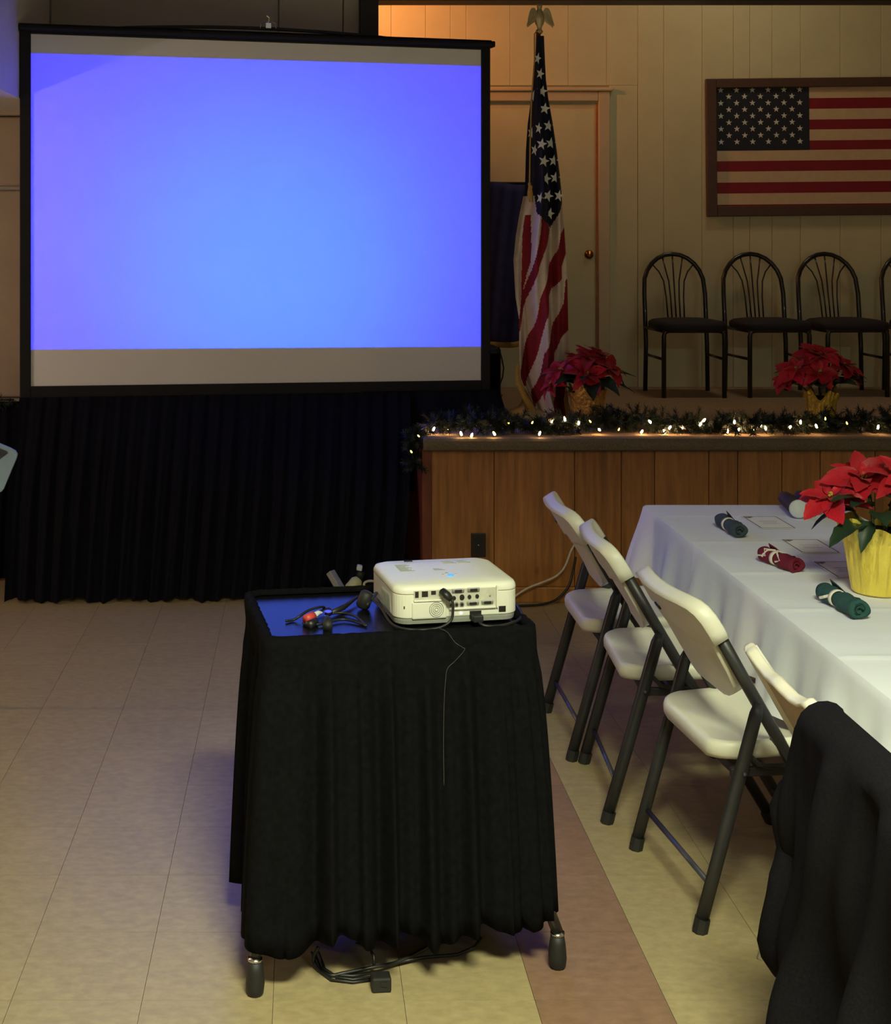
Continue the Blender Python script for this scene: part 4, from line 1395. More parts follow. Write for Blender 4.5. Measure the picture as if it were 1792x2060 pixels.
def folding_chair(loc, rz, label, group='white folding chairs beside the table', slot=True):
    t = thing('folding_chair', loc, label, 'chair', group, rz)
    tw = .205
    # long front tube from the floor up into the back
    def lt(z_):
        return .50 - .585 * z_
    for s_ in (-1, 1):
        MB().tube([(lt(0), s_ * tw, .012), (lt(.3), s_ * tw, .3), (lt(.62), s_ * tw, .62), (lt(.76), s_ * (tw - .002), .765)], .0165, 8, flat=.85).build('leg', M_LEG, t, smooth=True)
        MB().tube([(lt(0), s_ * tw, 0), (lt(.03), s_ * tw, .035)], .0185, 8).build('foot_cap', M_RUBBER, t)
        MB().tube([(0, s_ * .232, .012), (.075, s_ * .232, .28), (.150, s_ * .232, .55), (.158, s_ * .229, .575)], [.0185, .0185, .0185, .013], 8, flat=.8).build('leg', M_LEG, t, smooth=True)
        MB().tube([(0, s_ * .232, 0), (.008, s_ * .232, .035)], .0205, 8).build('foot_cap', M_RUBBER, t)
        MB().tube([(.125, s_ * .216, .46), (.140, s_ * .214, .44), (.165, s_ * .213, .415), (.19, s_ * .212, .408), (.27, s_ * .212, .408)], .0065, 6).build('brace', M_LEG, t, smooth=True)
        MB().span((.10, s_ * .19 - .008, .376), (.46, s_ * .19 + .008, .400)).build('seat_rail', M_LEG, t, bevel=.003)
        MB().ball((.112, s_ * .249, .405), .006, 8, 4).build('rivet', M_ROD, t)
    MB().tube([(.032, -.225, .115), (.032, .225, .115)], .0075, 8).build('stretcher', M_ROD, t, smooth=True)
    MB().tube([(lt(.17), -.2, .17), (lt(.17), .2, .17)], .0075, 8).build('stretcher', M_ROD, t, smooth=True)
    MB().span((.115, -.19, .372), (.14, .19, .400)).build('cross_bar', M_LEG, t, bevel=.003)
    MB().span((.40, -.19, .372), (.43, .19, .400)).build('cross_bar', M_LEG, t, bevel=.003)
    seat_slab(t, 'seat', M_RESIN, .405, .43, .050, .50, .460, .046, .028)
    # back panel in the plane of the long tubes
    zb0, zt0 = .572, .89
    half = []
    tab = [(0.0, .085), (.006, .120), (.02, .150), (.05, .176), (.10, .186), (.17, .190), (.186, .192), (.192, .226), (.22, .228), (.26, .224), (.285, .212), (.300, .190), (.308, .150), (.311, .09), (.312, .03)]
    vs = [v for v, _ in tab]
    outl = [(y_, v) for v, y_ in tab] + [(-y_, v) for v, y_ in reversed(tab)]
    nrm = Vector((.86, 0, .505)).normalized()
    upv = Vector((-.505, 0, .86)).normalized()
    org = Vector((lt(zb0) - .004, 0, zb0))

    def bp(y_, v, w_):
        cv = .030 * (1 - (y_ / .23) ** 2)          # bowed: the middle lies further back
        return org + upv * v + Vector((0, y_, 0)) + nrm * (w_ - cv)
    c0 = (0, .17)
    L_ = []
    for s_, w_ in ((.3, -.006), (.7, -.006), (.90, -.006), (.965, -.010), (.995, -.012), (1.0, .0), (1.0, .014), (.985, .020), (.94, .018), (.85, .013), (.6, .013), (.25, .013)):
        lp_ = []
        for y_, v in outl:
            ww = w_
            if v > .19 and w_ < 0:
                ww = w_ - .010
            if v > .19 and w_ > 0:
                ww = w_ + .004
            lp_.append(bp(y_ * s_, c0[1] + (v - c0[1]) * s_, ww))
        L_.append(lp_)
    bk_ = MB().loops(L_).build('backrest', M_RESIN, t, smooth=True)
    if slot:
        sv = MB()
        vs_ = [bp(y_, v, w_) for w_ in (-.020, -.004) for y_, v in ((.045, .232), (.085, .232), (.085, .242), (.045, .242))]
        sv.add(vs_, [(0, 1, 2, 3), (7, 6, 5, 4), (0, 4, 5, 1), (1, 5, 6, 2), (2, 6, 7, 3), (3, 7, 4, 0)])
        sv.build('handle_slot', M_DARKP, bk_)
    return t


folding_chair((.915, 4.763, 0), 0.0, 'white folding chair farthest away, nearest the stage')
folding_chair((.939, 4.278, 0), math.radians(-3.5), 'white folding chair second from the stage')
folding_chair((.9925, 3.64, 0), math.radians(6), 'white folding chair third from the stage, beside the green napkin')
folding_chair((1.03, 2.40, 0), 0.0, 'white folding chair hidden under the black jacket', slot=False)

# cream chair between the third white chair and the jacket
cc = thing('cream_chair', (1.135, 3.04, 0), 'cream folding chair with a scalloped back, next to the black jacket', 'chair')
for s_ in (-1, 1):
    MB().tube([(.40, s_ * .215, .0), (.18, s_ * .215, .45), (-.035, s_ * .215, .775)], .0125, 8, flat=.8).build('leg', M_CREAM, cc, smooth=True)
    MB().tube([(-.005, s_ * .24, 0), (.14, s_ * .24, .44), (.19, s_ * .235, .56)], .0125, 8, flat=.8).build('leg', M_CREAM, cc, smooth=True)
    MB().span((.10, s_ * .2 - .008, .385), (.44, s_ * .2 + .008, .405)).build('seat_rail', M_LEG, cc)
MB().tube([(.03, -.235, .10), (.03, .235, .10)], .008, 8).build('stretcher', M_CREAM, cc, smooth=True)
seat_slab(cc, 'seat', M_CREAM, .39, .43, .10, .49, .435, .03, .018)
nrm = Vector((.87, 0, .49)).normalized()
upv = Vector((-.49, 0, .87)).normalized()
org = Vector((.085, 0, .56))


def cbp(y_, v, w_):
    return org + upv * v + Vector((0, y_, 0)) + nrm * (w_ - .018 * (1 - (y_ / .25) ** 2))


tops = [(.252, .16), (.256, .20), (.252, .232), (.24, .250), (.225, .252), (.212, .246), (.200, .256), (.185, .262), (.165, .256), (.13, .242), (.08, .236), (.03, .244), (0, .250)]
outl = [(.12, 0), (.18, .006), (.215, .03), (.235, .08), (.246, .12)] + tops
outl = outl + [(-y_, v) for y_, v in reversed(outl[:-1])]
L_ = []
for s_, w_ in ((.3, -.004), (.84, -.004), (.86, -.012), (.96, -.016), (1.0, -.008), (1.0, .008), (.97, .014), (.8, .012), (.3, .010)):
    L_.append([cbp(y_ * s_, .13 + (v - .13) * s_, w_) for y_, v in outl])
bkc = MB().loops(L_).build('backrest', M_CREAM, cc, smooth=True)
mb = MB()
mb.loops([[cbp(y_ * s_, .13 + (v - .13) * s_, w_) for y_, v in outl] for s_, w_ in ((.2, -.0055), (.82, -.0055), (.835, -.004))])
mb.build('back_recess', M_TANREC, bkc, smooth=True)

# ================================================================== black jacket over the chair nearest the camera
jk = thing('jacket', (1.0, 2.40, .30), 'black fleece jacket draped over the chair back nearest the camera', 'jacket')


def jkf(u, v):
    """u: far to near along the chair back, v: from inside, over the top, down the outside"""
    y_ = lerp(2.665, 2.02, u)
    e = max(0, 1 - u / .14)
    e2 = max(0, (u - .86) / .14)
    ztop = .872 - .10 * e ** 2.2 - .10 * e2 ** 2.2
    y_ += -.02 * e
    xt = 1.005 + .04 * e
    if v < .22:
        t = v / .22
        x_ = lerp(1.17, xt + .035, t ** .8)
        z_ = lerp(.52, ztop - .02, t)
    elif v < .34:
        t = (v - .22) / .12
        a = PI * t
        x_ = xt + .035 * math.cos(a) - .01 * t
        z_ = ztop - .02 + .03 * math.sin(a) - .02 * t
    else:
        t = (v - .34) / .66
        g = t ** .8
        zb_ = .315 + .035 * math.sin(u * 13 + 1.2) - .16 * min(1, u * 2)
        x_ = xt - .045 - .035 * g + .02 * t * t
        z_ = lerp(ztop - .04, zb_, t)
        am = .008 + .048 * t ** .7
        sh = u + .10 * t
        x_ += am * (.9 - 1.6 * abs(math.sin(sh * 8.5 + .8 + 1.2 * t)) ** 1.3 + .35 * math.sin(sh * 37 + 2 * t + 1.7) + .35 * math.sin(u * 13 - 6 * t))
        y_ += .05 * t * (1 - 2 * u) + .012 * math.sin(9 * t + 7 * u) * t
        x_ += .045 * e * t
    return Vector((x_, y_, z_))


MB().grid(90, 60, jkf).build('body', M_JACKET, jk, world=True, smooth=True, solid=.012)
# hanging sleeve at the far end
sp = []
sr = []
for k in range(15):
    t = k / 14
    q = P(lerp(1640, 1598, min(1, t * 1.5)) - 4 * math.sin(t * 3) - (14 * max(0, t - .6) / .4), lerp(1450, 1962, t), 2.66)
    sp.append(q + Vector((.012 * math.sin(t * 14), -.01 * math.sin(t * 11), 0)))
    sr.append(lerp(.035, .052, min(1, t * 2)) * (1 + .10 * math.sin(t * 23)) * (1 if k < 14 else .8))
MB().tube(sp, sr, 14, flat=.75).build('sleeve', M_JACKET, jk, world=True, smooth=True)
# ================================================================== projector cart with its skirt
CA = math.radians(9.0)
CW_, CD_, CZ = .655, .43, .803
ct = thing('projector_cart', (.212, 3.455, 0), 'projector cart with a pleated black skirt and glossy black tray', 'cart', rz=CA)
tr_ = MB()
ol = rrect(CW_, CD_, .02, 4)
tr_.loops([[Vector((x_ * s_, y_ * s_, z_)) for x_, y_ in ol] for s_, z_ in ((1, CZ - .03), (1, CZ - .004), (.995, CZ))])
tr_.build('tray', M_TRAY, ct)
# padded lip of the skirt around the tray
lipn = 160


def ring(z_, off, amp, ph=0, n=lipn, fr=1.0):
    """closed loop around the tray, off outward, with pleats"""
    pts = []
    base = rrect(CW_, CD_, .03, 8)
    # resample evenly
    per_ = []
    tot = 0
    m_ = len(base)
    for i in range(m_):
        a, b_ = Vector((*base[i], 0)), Vector((*base[(i + 1) % m_], 0))
        per_.append((tot, a, b_, (b_ - a).length))
        tot += (b_ - a).length
    for k in range(n):
        s_ = tot * k / n
        for q, a, b_, l_ in per_:
            if q <= s_ <= q + l_ + 1e-9:
                p_ = a.lerp(b_, (s_ - q) / max(l_, 1e-9))
                tg = (b_ - a).normalized()
                break
        nr = Vector((p_.x / (CW_ / 2), p_.y / (CD_ / 2), 0))
        # smooth outward direction
        nr = Vector((math.copysign(abs(nr.x) ** 4, nr.x), math.copysign(abs(nr.y) ** 4, nr.y), 0))
        nr = nr.normalized() if nr.length > 1e-6 else Vector((0, -1, 0))
        th_ = k / n * 2 * PI
        wv = amp * (1.1 - 2.2 * abs(math.sin(th_ * 13 * fr + .5 * math.sin(th_ * 5) + ph)) ** .8 + .5 * math.sin(th_ * 43 + 1.3) + .3 * math.sin(th_ * 9 + .4))
        if abs(p_.x) > CW_ / 2 - .07 and p_.y < -CD_ / 2 + .07:
            wv = .5 * abs(wv)
        if callable(off):
            o_ = off(p_, nr)
        else:
            o_ = off
        pts.append((p_ + nr * (o_ + wv), s_ / tot))
    return [Vector((q.x, q.y, z_(u, q) if callable(z_) else z_)) for q, u in pts]


skm = MB()


def off_at(t):
    def f_(p_, nr):
        front = max(0, -nr.y)
        side = abs(nr.x)
        back = max(0, nr.y)
        return .012 + (t ** .55) * (.080 * front + (.016 if nr.x < 0 else -.010) * side + .012 * back) * (1 + .2 * min(front, side))
    return f_


rings = []
NP = 520
rings.append(ring(CZ + .004, -.012, .001, n=NP, fr=2))
rings.append(ring(CZ + .016, .000, .002, n=NP, fr=2))
rings.append(ring(CZ + .012, .014, .002, n=NP, fr=2))
rings.append(ring(CZ - .008, .016, .002, n=NP, fr=2))
rings.append(ring(CZ - .045, off_at(.03), .0012, n=NP))
rings.append(ring(CZ - .058, off_at(.04), .003, n=NP))
for k in range(1, 15):
    t = k / 14
    zf = (lambda tt: (lambda u, q: lerp(CZ - .058, .108 + .014 * math.sin(u * 2 * PI * 13 + .7) + .010 * math.sin(u * 2 * PI * 5 + 2), tt)))(t)
    rings.append(ring(zf, off_at(.04 + .96 * t), (.005 + .019 * t ** .5), n=NP))
skm.loops(rings, False, False)
skm.build('skirt', M_BLACK, ct, smooth=True, solid=.002)
for sx_ in (-1, 1):
    for sy_ in (-1, 1):
        fx, fy = sx_ * (.370 if sy_ < 0 else .325), (-.276 if sy_ < 0 else .21)
        tp = Vector((sx_ * .24, sy_ * .12, CZ - .03))
        ft = Vector((fx, fy, .0))
        kn = ft + Vector((0, 0, .088))
        MB().tube([tp, Vector((fx * .80, fy * .72, .30)), Vector((fx * .93, fy * .87, .17)), kn], .0145, 10).build('leg', M_TUBE, ct, smooth=True)
        MB().tube([kn - Vector((0, 0, .006)), kn], .0175, 12).build('ring', M_CHROME, ct, smooth=True)
        MB().tube([ft + Vector((0, 0, .0)), ft + Vector((0, 0, .008)), ft + Vector((0, 0, .028)), ft + Vector((0, 0, .06)), kn - Vector((0, 0, .006))], [.013, .020, .0225, .020, .016], 12).build('rubber_foot', M_RUBBER, ct, smooth=True)

# ================================================================== projector
PR = thing('projector', (.389, 3.332, CZ + .0), 'white video projector with many rear ports standing on the cart tray', 'projector', rz=math.radians(10.0))
PWD, PDP, PH = .312, .262, .092
ol = rrect(PWD, PDP, .035, 7)
PR.scale = PSC = (1.03, 1.03, 1.15)
pc = Vector((0, PDP / 2, 0))


def prl(s_, z_, dz=0):
    return [Vector((x_ * s_, y_ * s_ + pc.y, z_ + dz * y_)) for x_, y_ in ol]


MB().loops([prl(.93, .008), prl(.975, .010), prl(.985, .018), prl(.985, .022)]).build('base', M_GREYP, PR, smooth=False)
# body split by the recessed rear panel
body = MB()
body.loops([prl(.985, .022), prl(1.0, .024), prl(1.0, .074)], cap0=True, cap1=True)
bdo = body.build('body', M_WHITEP, PR, smooth=False, bevel=.002)
lidm = MB()
lidm.loops([prl(1.0, .0745), prl(1.004, .077), prl(.998, .084), prl(.975, .090), prl(.90, .0935), prl(.5, .0945), prl(.1, .095)])
lid = lidm.build('top_cover', M_WHITEP, PR, smooth=True)
for s_ in (-1, 1):
    for q in (.04, PDP - .04):
        MB().lathe([(0, 0), (.012, 0), (.012, .006), (.010, .01), (0, .01)], 12, (s_ * .115, q, 0)).build('foot', M_RUBBER, PR)


def rp(cx_, cy_):
    """rear face place from close-up coordinates"""
    return (cx_ - 985) / 4380, .088 - (cy_ - 470) / 4900


def rbox(name, x0, y0, x1, y1, dep, m_, par, bevel=0, out=-.0006):
    a, b_ = rp(x0, y0), rp(x1, y1)
    return MB().span((a[0], out - dep, b_[1]), (b_[0], out + .004, a[1])).build(name, m_, par, bevel=bevel)


panel = rbox('port_panel', 500, 497, 1405, 690, .0005, mat('panel_shade', lin((196, 196, 182)), .5), PR)
rbox('panel_ledge', 885, 690, 1400, 712, .006, M_WHITEP, PR, .001)
rbox('panel_ledge', 497, 594, 800, 610, .006, M_WHITEP, PR, .001)
rbox('panel_edge', 1405, 480, 1425, 712, .006, M_WHITEP, PR, .001)
rbox('speaker_housing', 480, 612, 860, 800, .003, M_WHITEP, PR, .004)
for x0, y0, x1, y1, nm in ((514, 505, 553, 570, 'usb_port'), (588, 505, 655, 565, 'network_port'), (690, 505, 742, 545, 'usb_port')):
    rbox(nm, x0, y0, x1, y1, .0012, M_DARKP, panel)
for x0, y0 in ((985, 515), (1155, 512), (1148, 655), (1308, 652)):
    a = rp(x0, y0)
    v_o = MB().span((a[0] - .0155, -.004, a[1] - .0045), (a[0] + .0155, 0, a[1] + .0045)).build('video_port', M_PORT, panel, bevel=.002)
    MB().span((a[0] - .009, -.006, a[1] - .0032), (a[0] + .009, -.004, a[1] + .0032)).build('video_socket', M_DARKP, panel, bevel=.001)
for x0, y0, r, m_ in ((940, 590, .0045, M_DARKP), (1028, 585, .006, M_DARKP), (1110, 585, .0045, M_DARKP), (1195, 582, .0045, M_DARKP), (908, 662, .0058, M_PORT), (965, 662, .0058, M_PORT), (1025, 662, .0058, M_PORT)):
    a = rp(x0, y0)
    MB().lathe([(0, 0), (r, 0), (r, .0028), (r * .7, .003), (0, .003)], 14).xf(Matrix.Translation((a[0], -.0008, a[1])) @ Matrix.Rotation(PI / 2, 4, 'X')).build('jack', m_, panel, smooth=False)
    if m_ is M_PORT:
        MB().lathe([(0, 0), (r * .6, 0), (r * .6, .0036), (0, .0036)], 12).xf(Matrix.Translation((a[0], -.0008, a[1])) @ Matrix.Rotation(PI / 2, 4, 'X')).build('jack_core', M_DARKP, panel)
a = rp(1338, 582)
MB().ball((a[0], -.002, a[1]), .0025, 8, 5).build('screw', M_PORT, panel)
a = rp(745, 700)
gr = MB()
for k in range(1, 5):
    gr.tube([(a[0] + .0044 * k * math.cos(q), -.0045, a[1] + .0040 * k * math.sin(q)) for q in [2 * PI * j / 24 for j in range(25)]], .0007, 4)
gr.build('speaker_grille', M_GREYP, PR)
rbox('power_inlet', 1115, 738, 1243, 815, .001, M_DARKP, PR)
rbox('security_slot', 1438, 702, 1514, 762, .001, M_DARKP, PR)
a = rp(1020, 756)
MB().ball((a[0], -.001, a[1]), .0022, 8, 5).build('indicator_led', M_LED, PR)
a = rp(412, 672)
MB().span((a[0] - .004, .002, a[1] - .003), (a[0] + .004, .012, a[1] + .003)).build('lock_hole', M_DARKP, PR)
a = rp(540, 522)
# side vents, left face
for k in range(9):
    MB().box((-PWD / 2 - .0006, .050 + k * .010, .046), (.0022, .003, .042 - .001 * k), rot=Matrix.Rotation(-.30, 3, 'X')).build('vent_slat', M_GREYP, PR)
# top cover print, button, lens zoom recess
for x0, x1, y0, y1 in ((-.108, -.072, .135, .205), (.020, .055, .195, .222), (.060, .092, .195, .222), (-.022, .006, .130, .150)):
    pr_ = MB()
    n_ = max(3, int((y1 - y0) / .008))
    for k in range(n_):
        yy = lerp(y0, y1, k / n_)
        pr_.span((x0, yy, .0925), (x1 - .006 * (k % 3), yy + .0045, .0952))
    pr_.build('printed_label', M_PRINT, lid)
MB().lathe([(0, 0), (.0085, 0), (.0085, .002), (.006, .003), (0, .003)], 18, (.004, .075, .0943)).build('power_button', M_BLUEB, lid)
MB().lathe([(0, 0), (.0045, 0), (.0035, .002), (0, .002)], 10, (.000, .098, .0943)).build('select_button', M_PRINT, lid)
for s_ in (-1, 1):
    MB().box((.004 + s_ * .016, .088, .0945), (.006, .003, .002)).build('select_button', M_PRINT, lid)
MB().span((.075, .030, .0925), (.095, .033, .0938)).build('printed_label', M_PRINT, lid)
MB().span((-.085, .225, .088), (-.040, .250, .0925)).build('lens_recess', M_GREYP, lid, bevel=.003)
MB().box((-.0625, .238, .0935), (.022, .010, .004)).build('zoom_lever', M_DARKP, lid, bevel=.001)
MB().lathe([(.034, 0), (.034, .012), (.028, .012), (.026, .006), (0, .004)], 24).xf(Matrix.Translation((-.062, PDP - .006, .048)) @ Matrix.Rotation(-PI / 2, 4, 'X')).build('lens', M_DARKP, PR, smooth=True)

# ================================================================== cables
def cable(name, pts, r, m_, label, n=7, parts=None):
    # smooth the polyline
    pts = [Vector(p_) for p_ in pts]
    sm = []
    for i in range(len(pts) - 1):
        p0 = pts[max(i - 1, 0)]; p1 = pts[i]; p2 = pts[i + 1]; p3 = pts[min(i + 2, len(pts) - 1)]
        for k in range(6):
            t = k / 6
            sm.append(.5 * ((2 * p1) + (-p0 + p2) * t + (2 * p0 - 5 * p1 + 4 * p2 - p3) * t * t + (-p0 + 3 * p1 - 3 * p2 + p3) * t ** 3))
    sm.append(pts[-1])
    if parts is None:
        o = MB().tube(sm, r, n).build(name, m_, None, smooth=True)
        return tag(o, label, 'cable')
    t = thing(name, pts[0], label, 'cable')
    MB().tube(sm, r, n).build('cord', m_, t, world=True, smooth=True)
    return t


def pl(x_, y_, z_):
    """place in projector frame -> world"""
    a = math.radians(10.0)
    c, s_ = math.cos(a), math.sin(a)
    x_, y_, z_ = x_ * PSC[0], y_ * PSC[1], z_ * PSC[2]
    return Vector((PR.location.x + x_ * c - y_ * s_, PR.location.y + x_ * s_ + y_ * c, PR.location.z + z_))


ZC = CZ + .0
# video cable from the rear panel, down and along to the left with a ferrite ball
a = rp(840, 520)
q1 = pl(a[0], -.005, a[1])
vc = cable('video_cable', [q1 + Vector((-.006, -.004, .002)), pl(a[0] + .010, -.026, a[1] - .012), pl(a[0] + .012, -.030, .045), pl(a[0] + .004, -.034, .022), pl(a[0] - .03, -.040, .010), pl(a[0] - .09, -.035, .008), pl(a[0] - .13, .00, .012), pl(a[0] - .145, .06, .035), pl(a[0] - .16, .10, .045), pl(-.205, .085, .035), PZ(735, 1212, CZ + .022) + Vector((.03, .02, .02)), PZ(733, 1210, CZ + .022)], .0035, M_CABLE, 'black video cable plugged into the rear of the projector', parts=True)
MB().tube([q1 + Vector((-.008, -.002, .004)), q1 + Vector((.002, -.014, -.003)), pl(a[0] + .010, -.024, a[1] - .012)], [.0085, .0095, .0065], 8, flat=1.3).build('plug', M_CABLE, vc, world=True, smooth=True)
fc = PZ(734, 1206, CZ + .026)
MB().lathe([(0, -.024), (.012, -.024), (.018, -.018), (.019, 0), (.018, .016), (.012, .022), (0, .022)], 14).xf(Matrix.Translation(fc) @ Matrix.Rotation(.35, 4, 'Y')).build('ferrite_bead', M_RUBBER, vc, world=True, smooth=True)

# tangle of audio-video leads on the tray
T_ = lambda x_, y_, z_=.004: PZ(x_, y_, CZ + z_)
bu = cable('cable_tangle', [T_(575, 1249, .005), T_(590, 1247), T_(602, 1240, .012), T_(620, 1228, .020), T_(645, 1221, .022), T_(652, 1224, .012), T_(630, 1240, .006), T_(610, 1254, .005), T_(640, 1256, .006), T_(690, 1246, .006), T_(730, 1256, .004), T_(735, 1258, .004), T_(715, 1240, .006), T_(690, 1233, .007), T_(668, 1234, .008)], .0032, M_CABLE, 'tangle of black audio leads with red and white plugs on the cart tray', parts=True)
MB().tube([T_(668, 1232, .010), T_(690, 1222, .010), T_(720, 1200, .014)], [.006, .0075, .003], 8).build('lead_sleeve', M_CABLE, bu, world=True, smooth=True)
MB().tube([T_(615, 1246, .016), T_(629, 1240, .016)], [.011, .0125], 10).build('red_plug', M_REDP, bu, world=True, smooth=True)
MB().tube([T_(629, 1240, .016), T_(640, 1233, .017), T_(648, 1233, .016)], [.008, .0065, .003], 8).build('white_plug', M_LID, bu, world=True, smooth=True)
MB().tube([T_(620, 1258, .008), T_(634, 1252, .008)], .011, 10).build('black_plug', M_CABLE, bu, world=True, smooth=True)
MB().tube([T_(659, 1262, .010), T_(659, 1250, .012), T_(658, 1240, .02)], [.013, .012, .005], 10).build('black_plug', M_RUBBER, bu, world=True, smooth=True)
MB().tube([T_(660, 1236, .004), T_(660, 1226, .018)], .009, 10).build('connector', M_RUBBER, bu, world=True, smooth=True)
MB().ball(T_(660, 1230, .032), .009, 10, 6, (1.1, 1.1, .35)).build('connector_cap', mat('blue_glow_cap', lin((70, 80, 240)), .3, emit=((.1, .1, 1.0), .4)), bu, world=True, smooth=True)  # cap is given a faint blue glow, though it is no lamp
MB().tube([T_(655, 1240, .012), T_(662, 1246, .012)], .004, 6).build('metal_ring', M_CHROME, bu, world=True)

# power lead of the projector
a = rp(1180, 790)
pw_ = cable('power_lead', [pl(a[0], -.010, a[1] - .002), pl(a[0] + .004, -.036, .012), pl(a[0] + .03, -.042, .008), pl(.12, -.030, .008), pl(.17, .02, .01), pl(.19, .12, .01)], .004, M_CABLE, 'black power lead plugged low into the rear of the projector', parts=True)
MB().box(pl(a[0], -.014, a[1] - .002), (.026, .026, .018), rz=math.radians(10)).build('plug', M_RUBBER, pw_, world=True, bevel=.003)
# thin pale wire hanging down the skirt front
yk = lambda z_: 3.20 - .10 * ((CZ - z_) / .65) ** .75 - .022
wp = []
for x_, y_ in ((884, 1264), (900, 1272), (915, 1292), (930, 1302), (934, 1308), (915, 1330), (900, 1345), (896, 1370), (893, 1420), (892, 1500), (893, 1580)):
    d_ = 3.205 if y_ < 1290 else 3.155 - .045 * min(1, (y_ - 1290) / 300)
    wp.append(P(x_, y_, d_ + .03))
WIRE = wp
cable('thin_wire', wp, .0007, mat('grey_wire', lin((70, 68, 64)), .5), 'thin grey wire hanging down the front of the cart skirt', 5)

# bundle on the floor under the cart, with an adapter
fz = lambda x_, y_, z_=.005: PZ(x_, y_, z_)
fb_ = cable('floor_cables', [fz(900, 1880, .06), fz(860, 1905, .03), fz(800, 1935, .015), fz(750, 1946, .02), fz(690, 1958, .008), fz(665, 1962, .006), fz(640, 1950, .006), fz(630, 1930, .02), fz(640, 1905, .05)], .0045, M_CABLE, 'black cables looping over the floor under the cart', parts=True)
for dy, dx in ((6, 0), (14, 8), (20, -6)):
    MB().tube([fz(752, 1950 + dy), fz(710, 1958 + dy * .9), fz(672 + dx, 1957 + dy * .7), fz(645 + dx, 1945 + dy * .3), fz(632 + dx, 1915, .03)], .0035, 6).build('cord', M_CABLE, fb_, world=True, smooth=True)
MB().tube([fz(752, 1945, .02), fz(752, 1925, .04), fz(742, 1905, .05), fz(715, 1898, .06)], .004, 6).build('cord', M_CABLE, fb_, world=True, smooth=True)
MB().tube([fz(790, 1938, .015), fz(850, 1926, .008), fz(920, 1920, .008), fz(955, 1905, .01), fz(968, 1885, .03)], .004, 6).build('cord', M_CABLE, fb_, world=True, smooth=True)
ac = fz(766, 1975, .018)
ad = MB().box(ac, (.046, .036, .034), rz=.08).build('adapter', M_RUBBER, fb_, world=True, bevel=.004)
MB().box(ac + Vector((.006, -.019, .004)), (.016, .003, .010)).build('adapter_socket', M_DARKP, ad, world=True)

# white cord and black cord at the foot of the stage front
cable('white_cable', [P(1028, 1205, 6.44), P(1060, 1184, 6.44), P(1095, 1170, 6.44), P(1120, 1158, 6.44), P(1136, 1140, 6.45), P(1150, 1105, 6.46), P(1165, 1080, 6.47)], .0052, M_WCABLE, 'white extension cord at the foot of the stage panels')
cable('black_cable', [P(990, 1222, 6.36), P(1040, 1219, 6.38), P(1090, 1216, 6.40), P(1120, 1205, 6.42), P(1143, 1180, 6.44), P(1152, 1150, 6.46), P(1158, 1120, 6.47)], .006, M_CABLE, 'black cord curling up the foot of the stage panels')

# plugs and a power strip standing at the foot of the drape
ps = thing('power_strip', P(690, 1205, 6.36), 'grey power strip leaning at the foot of the black drape', 'power strip')
ps.location.z = 0
va, vb = P(664, 1150, 6.37), P(694, 1200, 6.32)
vb = va + (vb - va) * ((va.z - .02) / (va.z - vb.z))
dd = (vb - va).normalized()
RR = dd.to_track_quat('X', 'Z').to_matrix()
MB().box((va + vb) / 2, ((vb - va).length, .04, .030), rot=RR).build('housing', mat('strip_grey', lin((150, 148, 152)), .5), ps, world=True, bevel=.004)
MB().box((va + vb) / 2 + RR @ Vector((0, -.021, .0)), ((vb - va).length * .9, .004, .014), rot=RR).build('socket_row', M_GREYP, ps, world=True)
ex = thing('extension_plug', P(712, 1200, 6.3), 'ivory extension plug with a white cap behind the cart tray', 'plug')
ex.location.z = 0
va, vb = P(700, 1192, 6.32), P(722, 1164, 6.34)
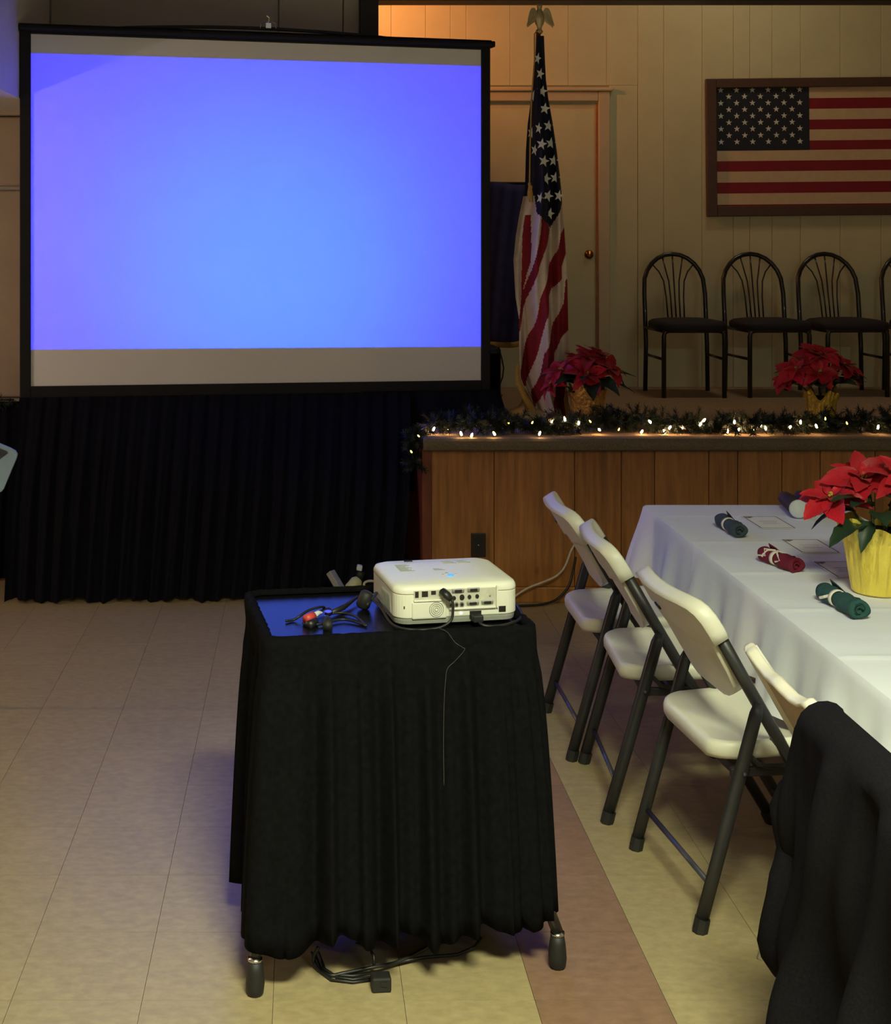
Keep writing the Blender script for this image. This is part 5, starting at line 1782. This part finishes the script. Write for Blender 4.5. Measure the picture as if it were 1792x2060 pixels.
MB().tube([va, va.lerp(vb, .25), va.lerp(vb, .8), vb], [.022, .032, .030, .018], 10).build('plug_body', M_IVORY, ex, world=True, smooth=True)
MB().tube([vb, P(727, 1150, 6.34)], [.016, .020], 10).build('plug_neck', M_RUBBER, ex, world=True, smooth=True)
MB().box(P(723, 1142, 6.34), (.026, .03, .026), rot=Matrix.Rotation(.2, 3, 'Y')).build('plug_cap', M_LID, ex, world=True, bevel=.005)
MB().tube([P(700, 1194, 6.32), P(690, 1207, 6.3), Vector((P(680, 0, 6.28).x, 6.28, .008))], .007, 6).build('cord', M_WCABLE, ex, world=True, smooth=True)
cable('white_loop', [P(760, 1212, 6.30), P(742, 1190, 6.31), P(732, 1177, 6.32), P(737, 1170, 6.33), P(750, 1169, 6.34), P(770, 1174, 6.35), P(800, 1190, 6.36)], .006, M_WCABLE, 'loop of white cord on the floor behind the projector')

# ================================================================== slanted board at the left edge of the picture
bd_ = thing('slanted_board', (-1.42, 5.0, 0), 'pale grey slanted board with a rounded corner at the left picture edge', 'board')
pts = [P(-170, 822, 5.0), P(20, 901, 5.0), P(31, 907, 5.0), P(35, 914, 5.0), P(33, 922, 5.0), P(7, 984, 5.0), P(2, 990, 5.0), P(-8, 991, 5.0), P(-215, 905, 5.0)]
mb = MB()
mb.loops([[q + Vector((0, .014, 0)) for q in pts], pts])
bo = mb.build('board', M_BOARD, bd_, world=True, bevel=.003)
pts = [P(-150, 842, 4.997), P(14, 908, 4.997), P(16, 912, 4.997), P(0, 924, 4.997), P(-160, 880, 4.997)]
MB().loops([[q + Vector((0, .003, 0)) for q in pts], pts]).build('dark_panel', mat('dark_panel', lin((60, 66, 78)), .5, var=.4, scale=60), bo, world=True)
pc_ = P(-110, 905, 5.02)
MB().tube([pc_, Vector((pc_.x, 5.03, .03))], .012, 8).build('post', M_LEG, bd_, world=True)
for k in range(3):
    a = 2 * PI * k / 3 + PI
    MB().tube([(pc_.x, 5.03, .12), (pc_.x + .20 * math.cos(a), 5.03 + .20 * math.sin(a), .008)], .008, 6).build('leg', M_LEG, bd_, world=True)
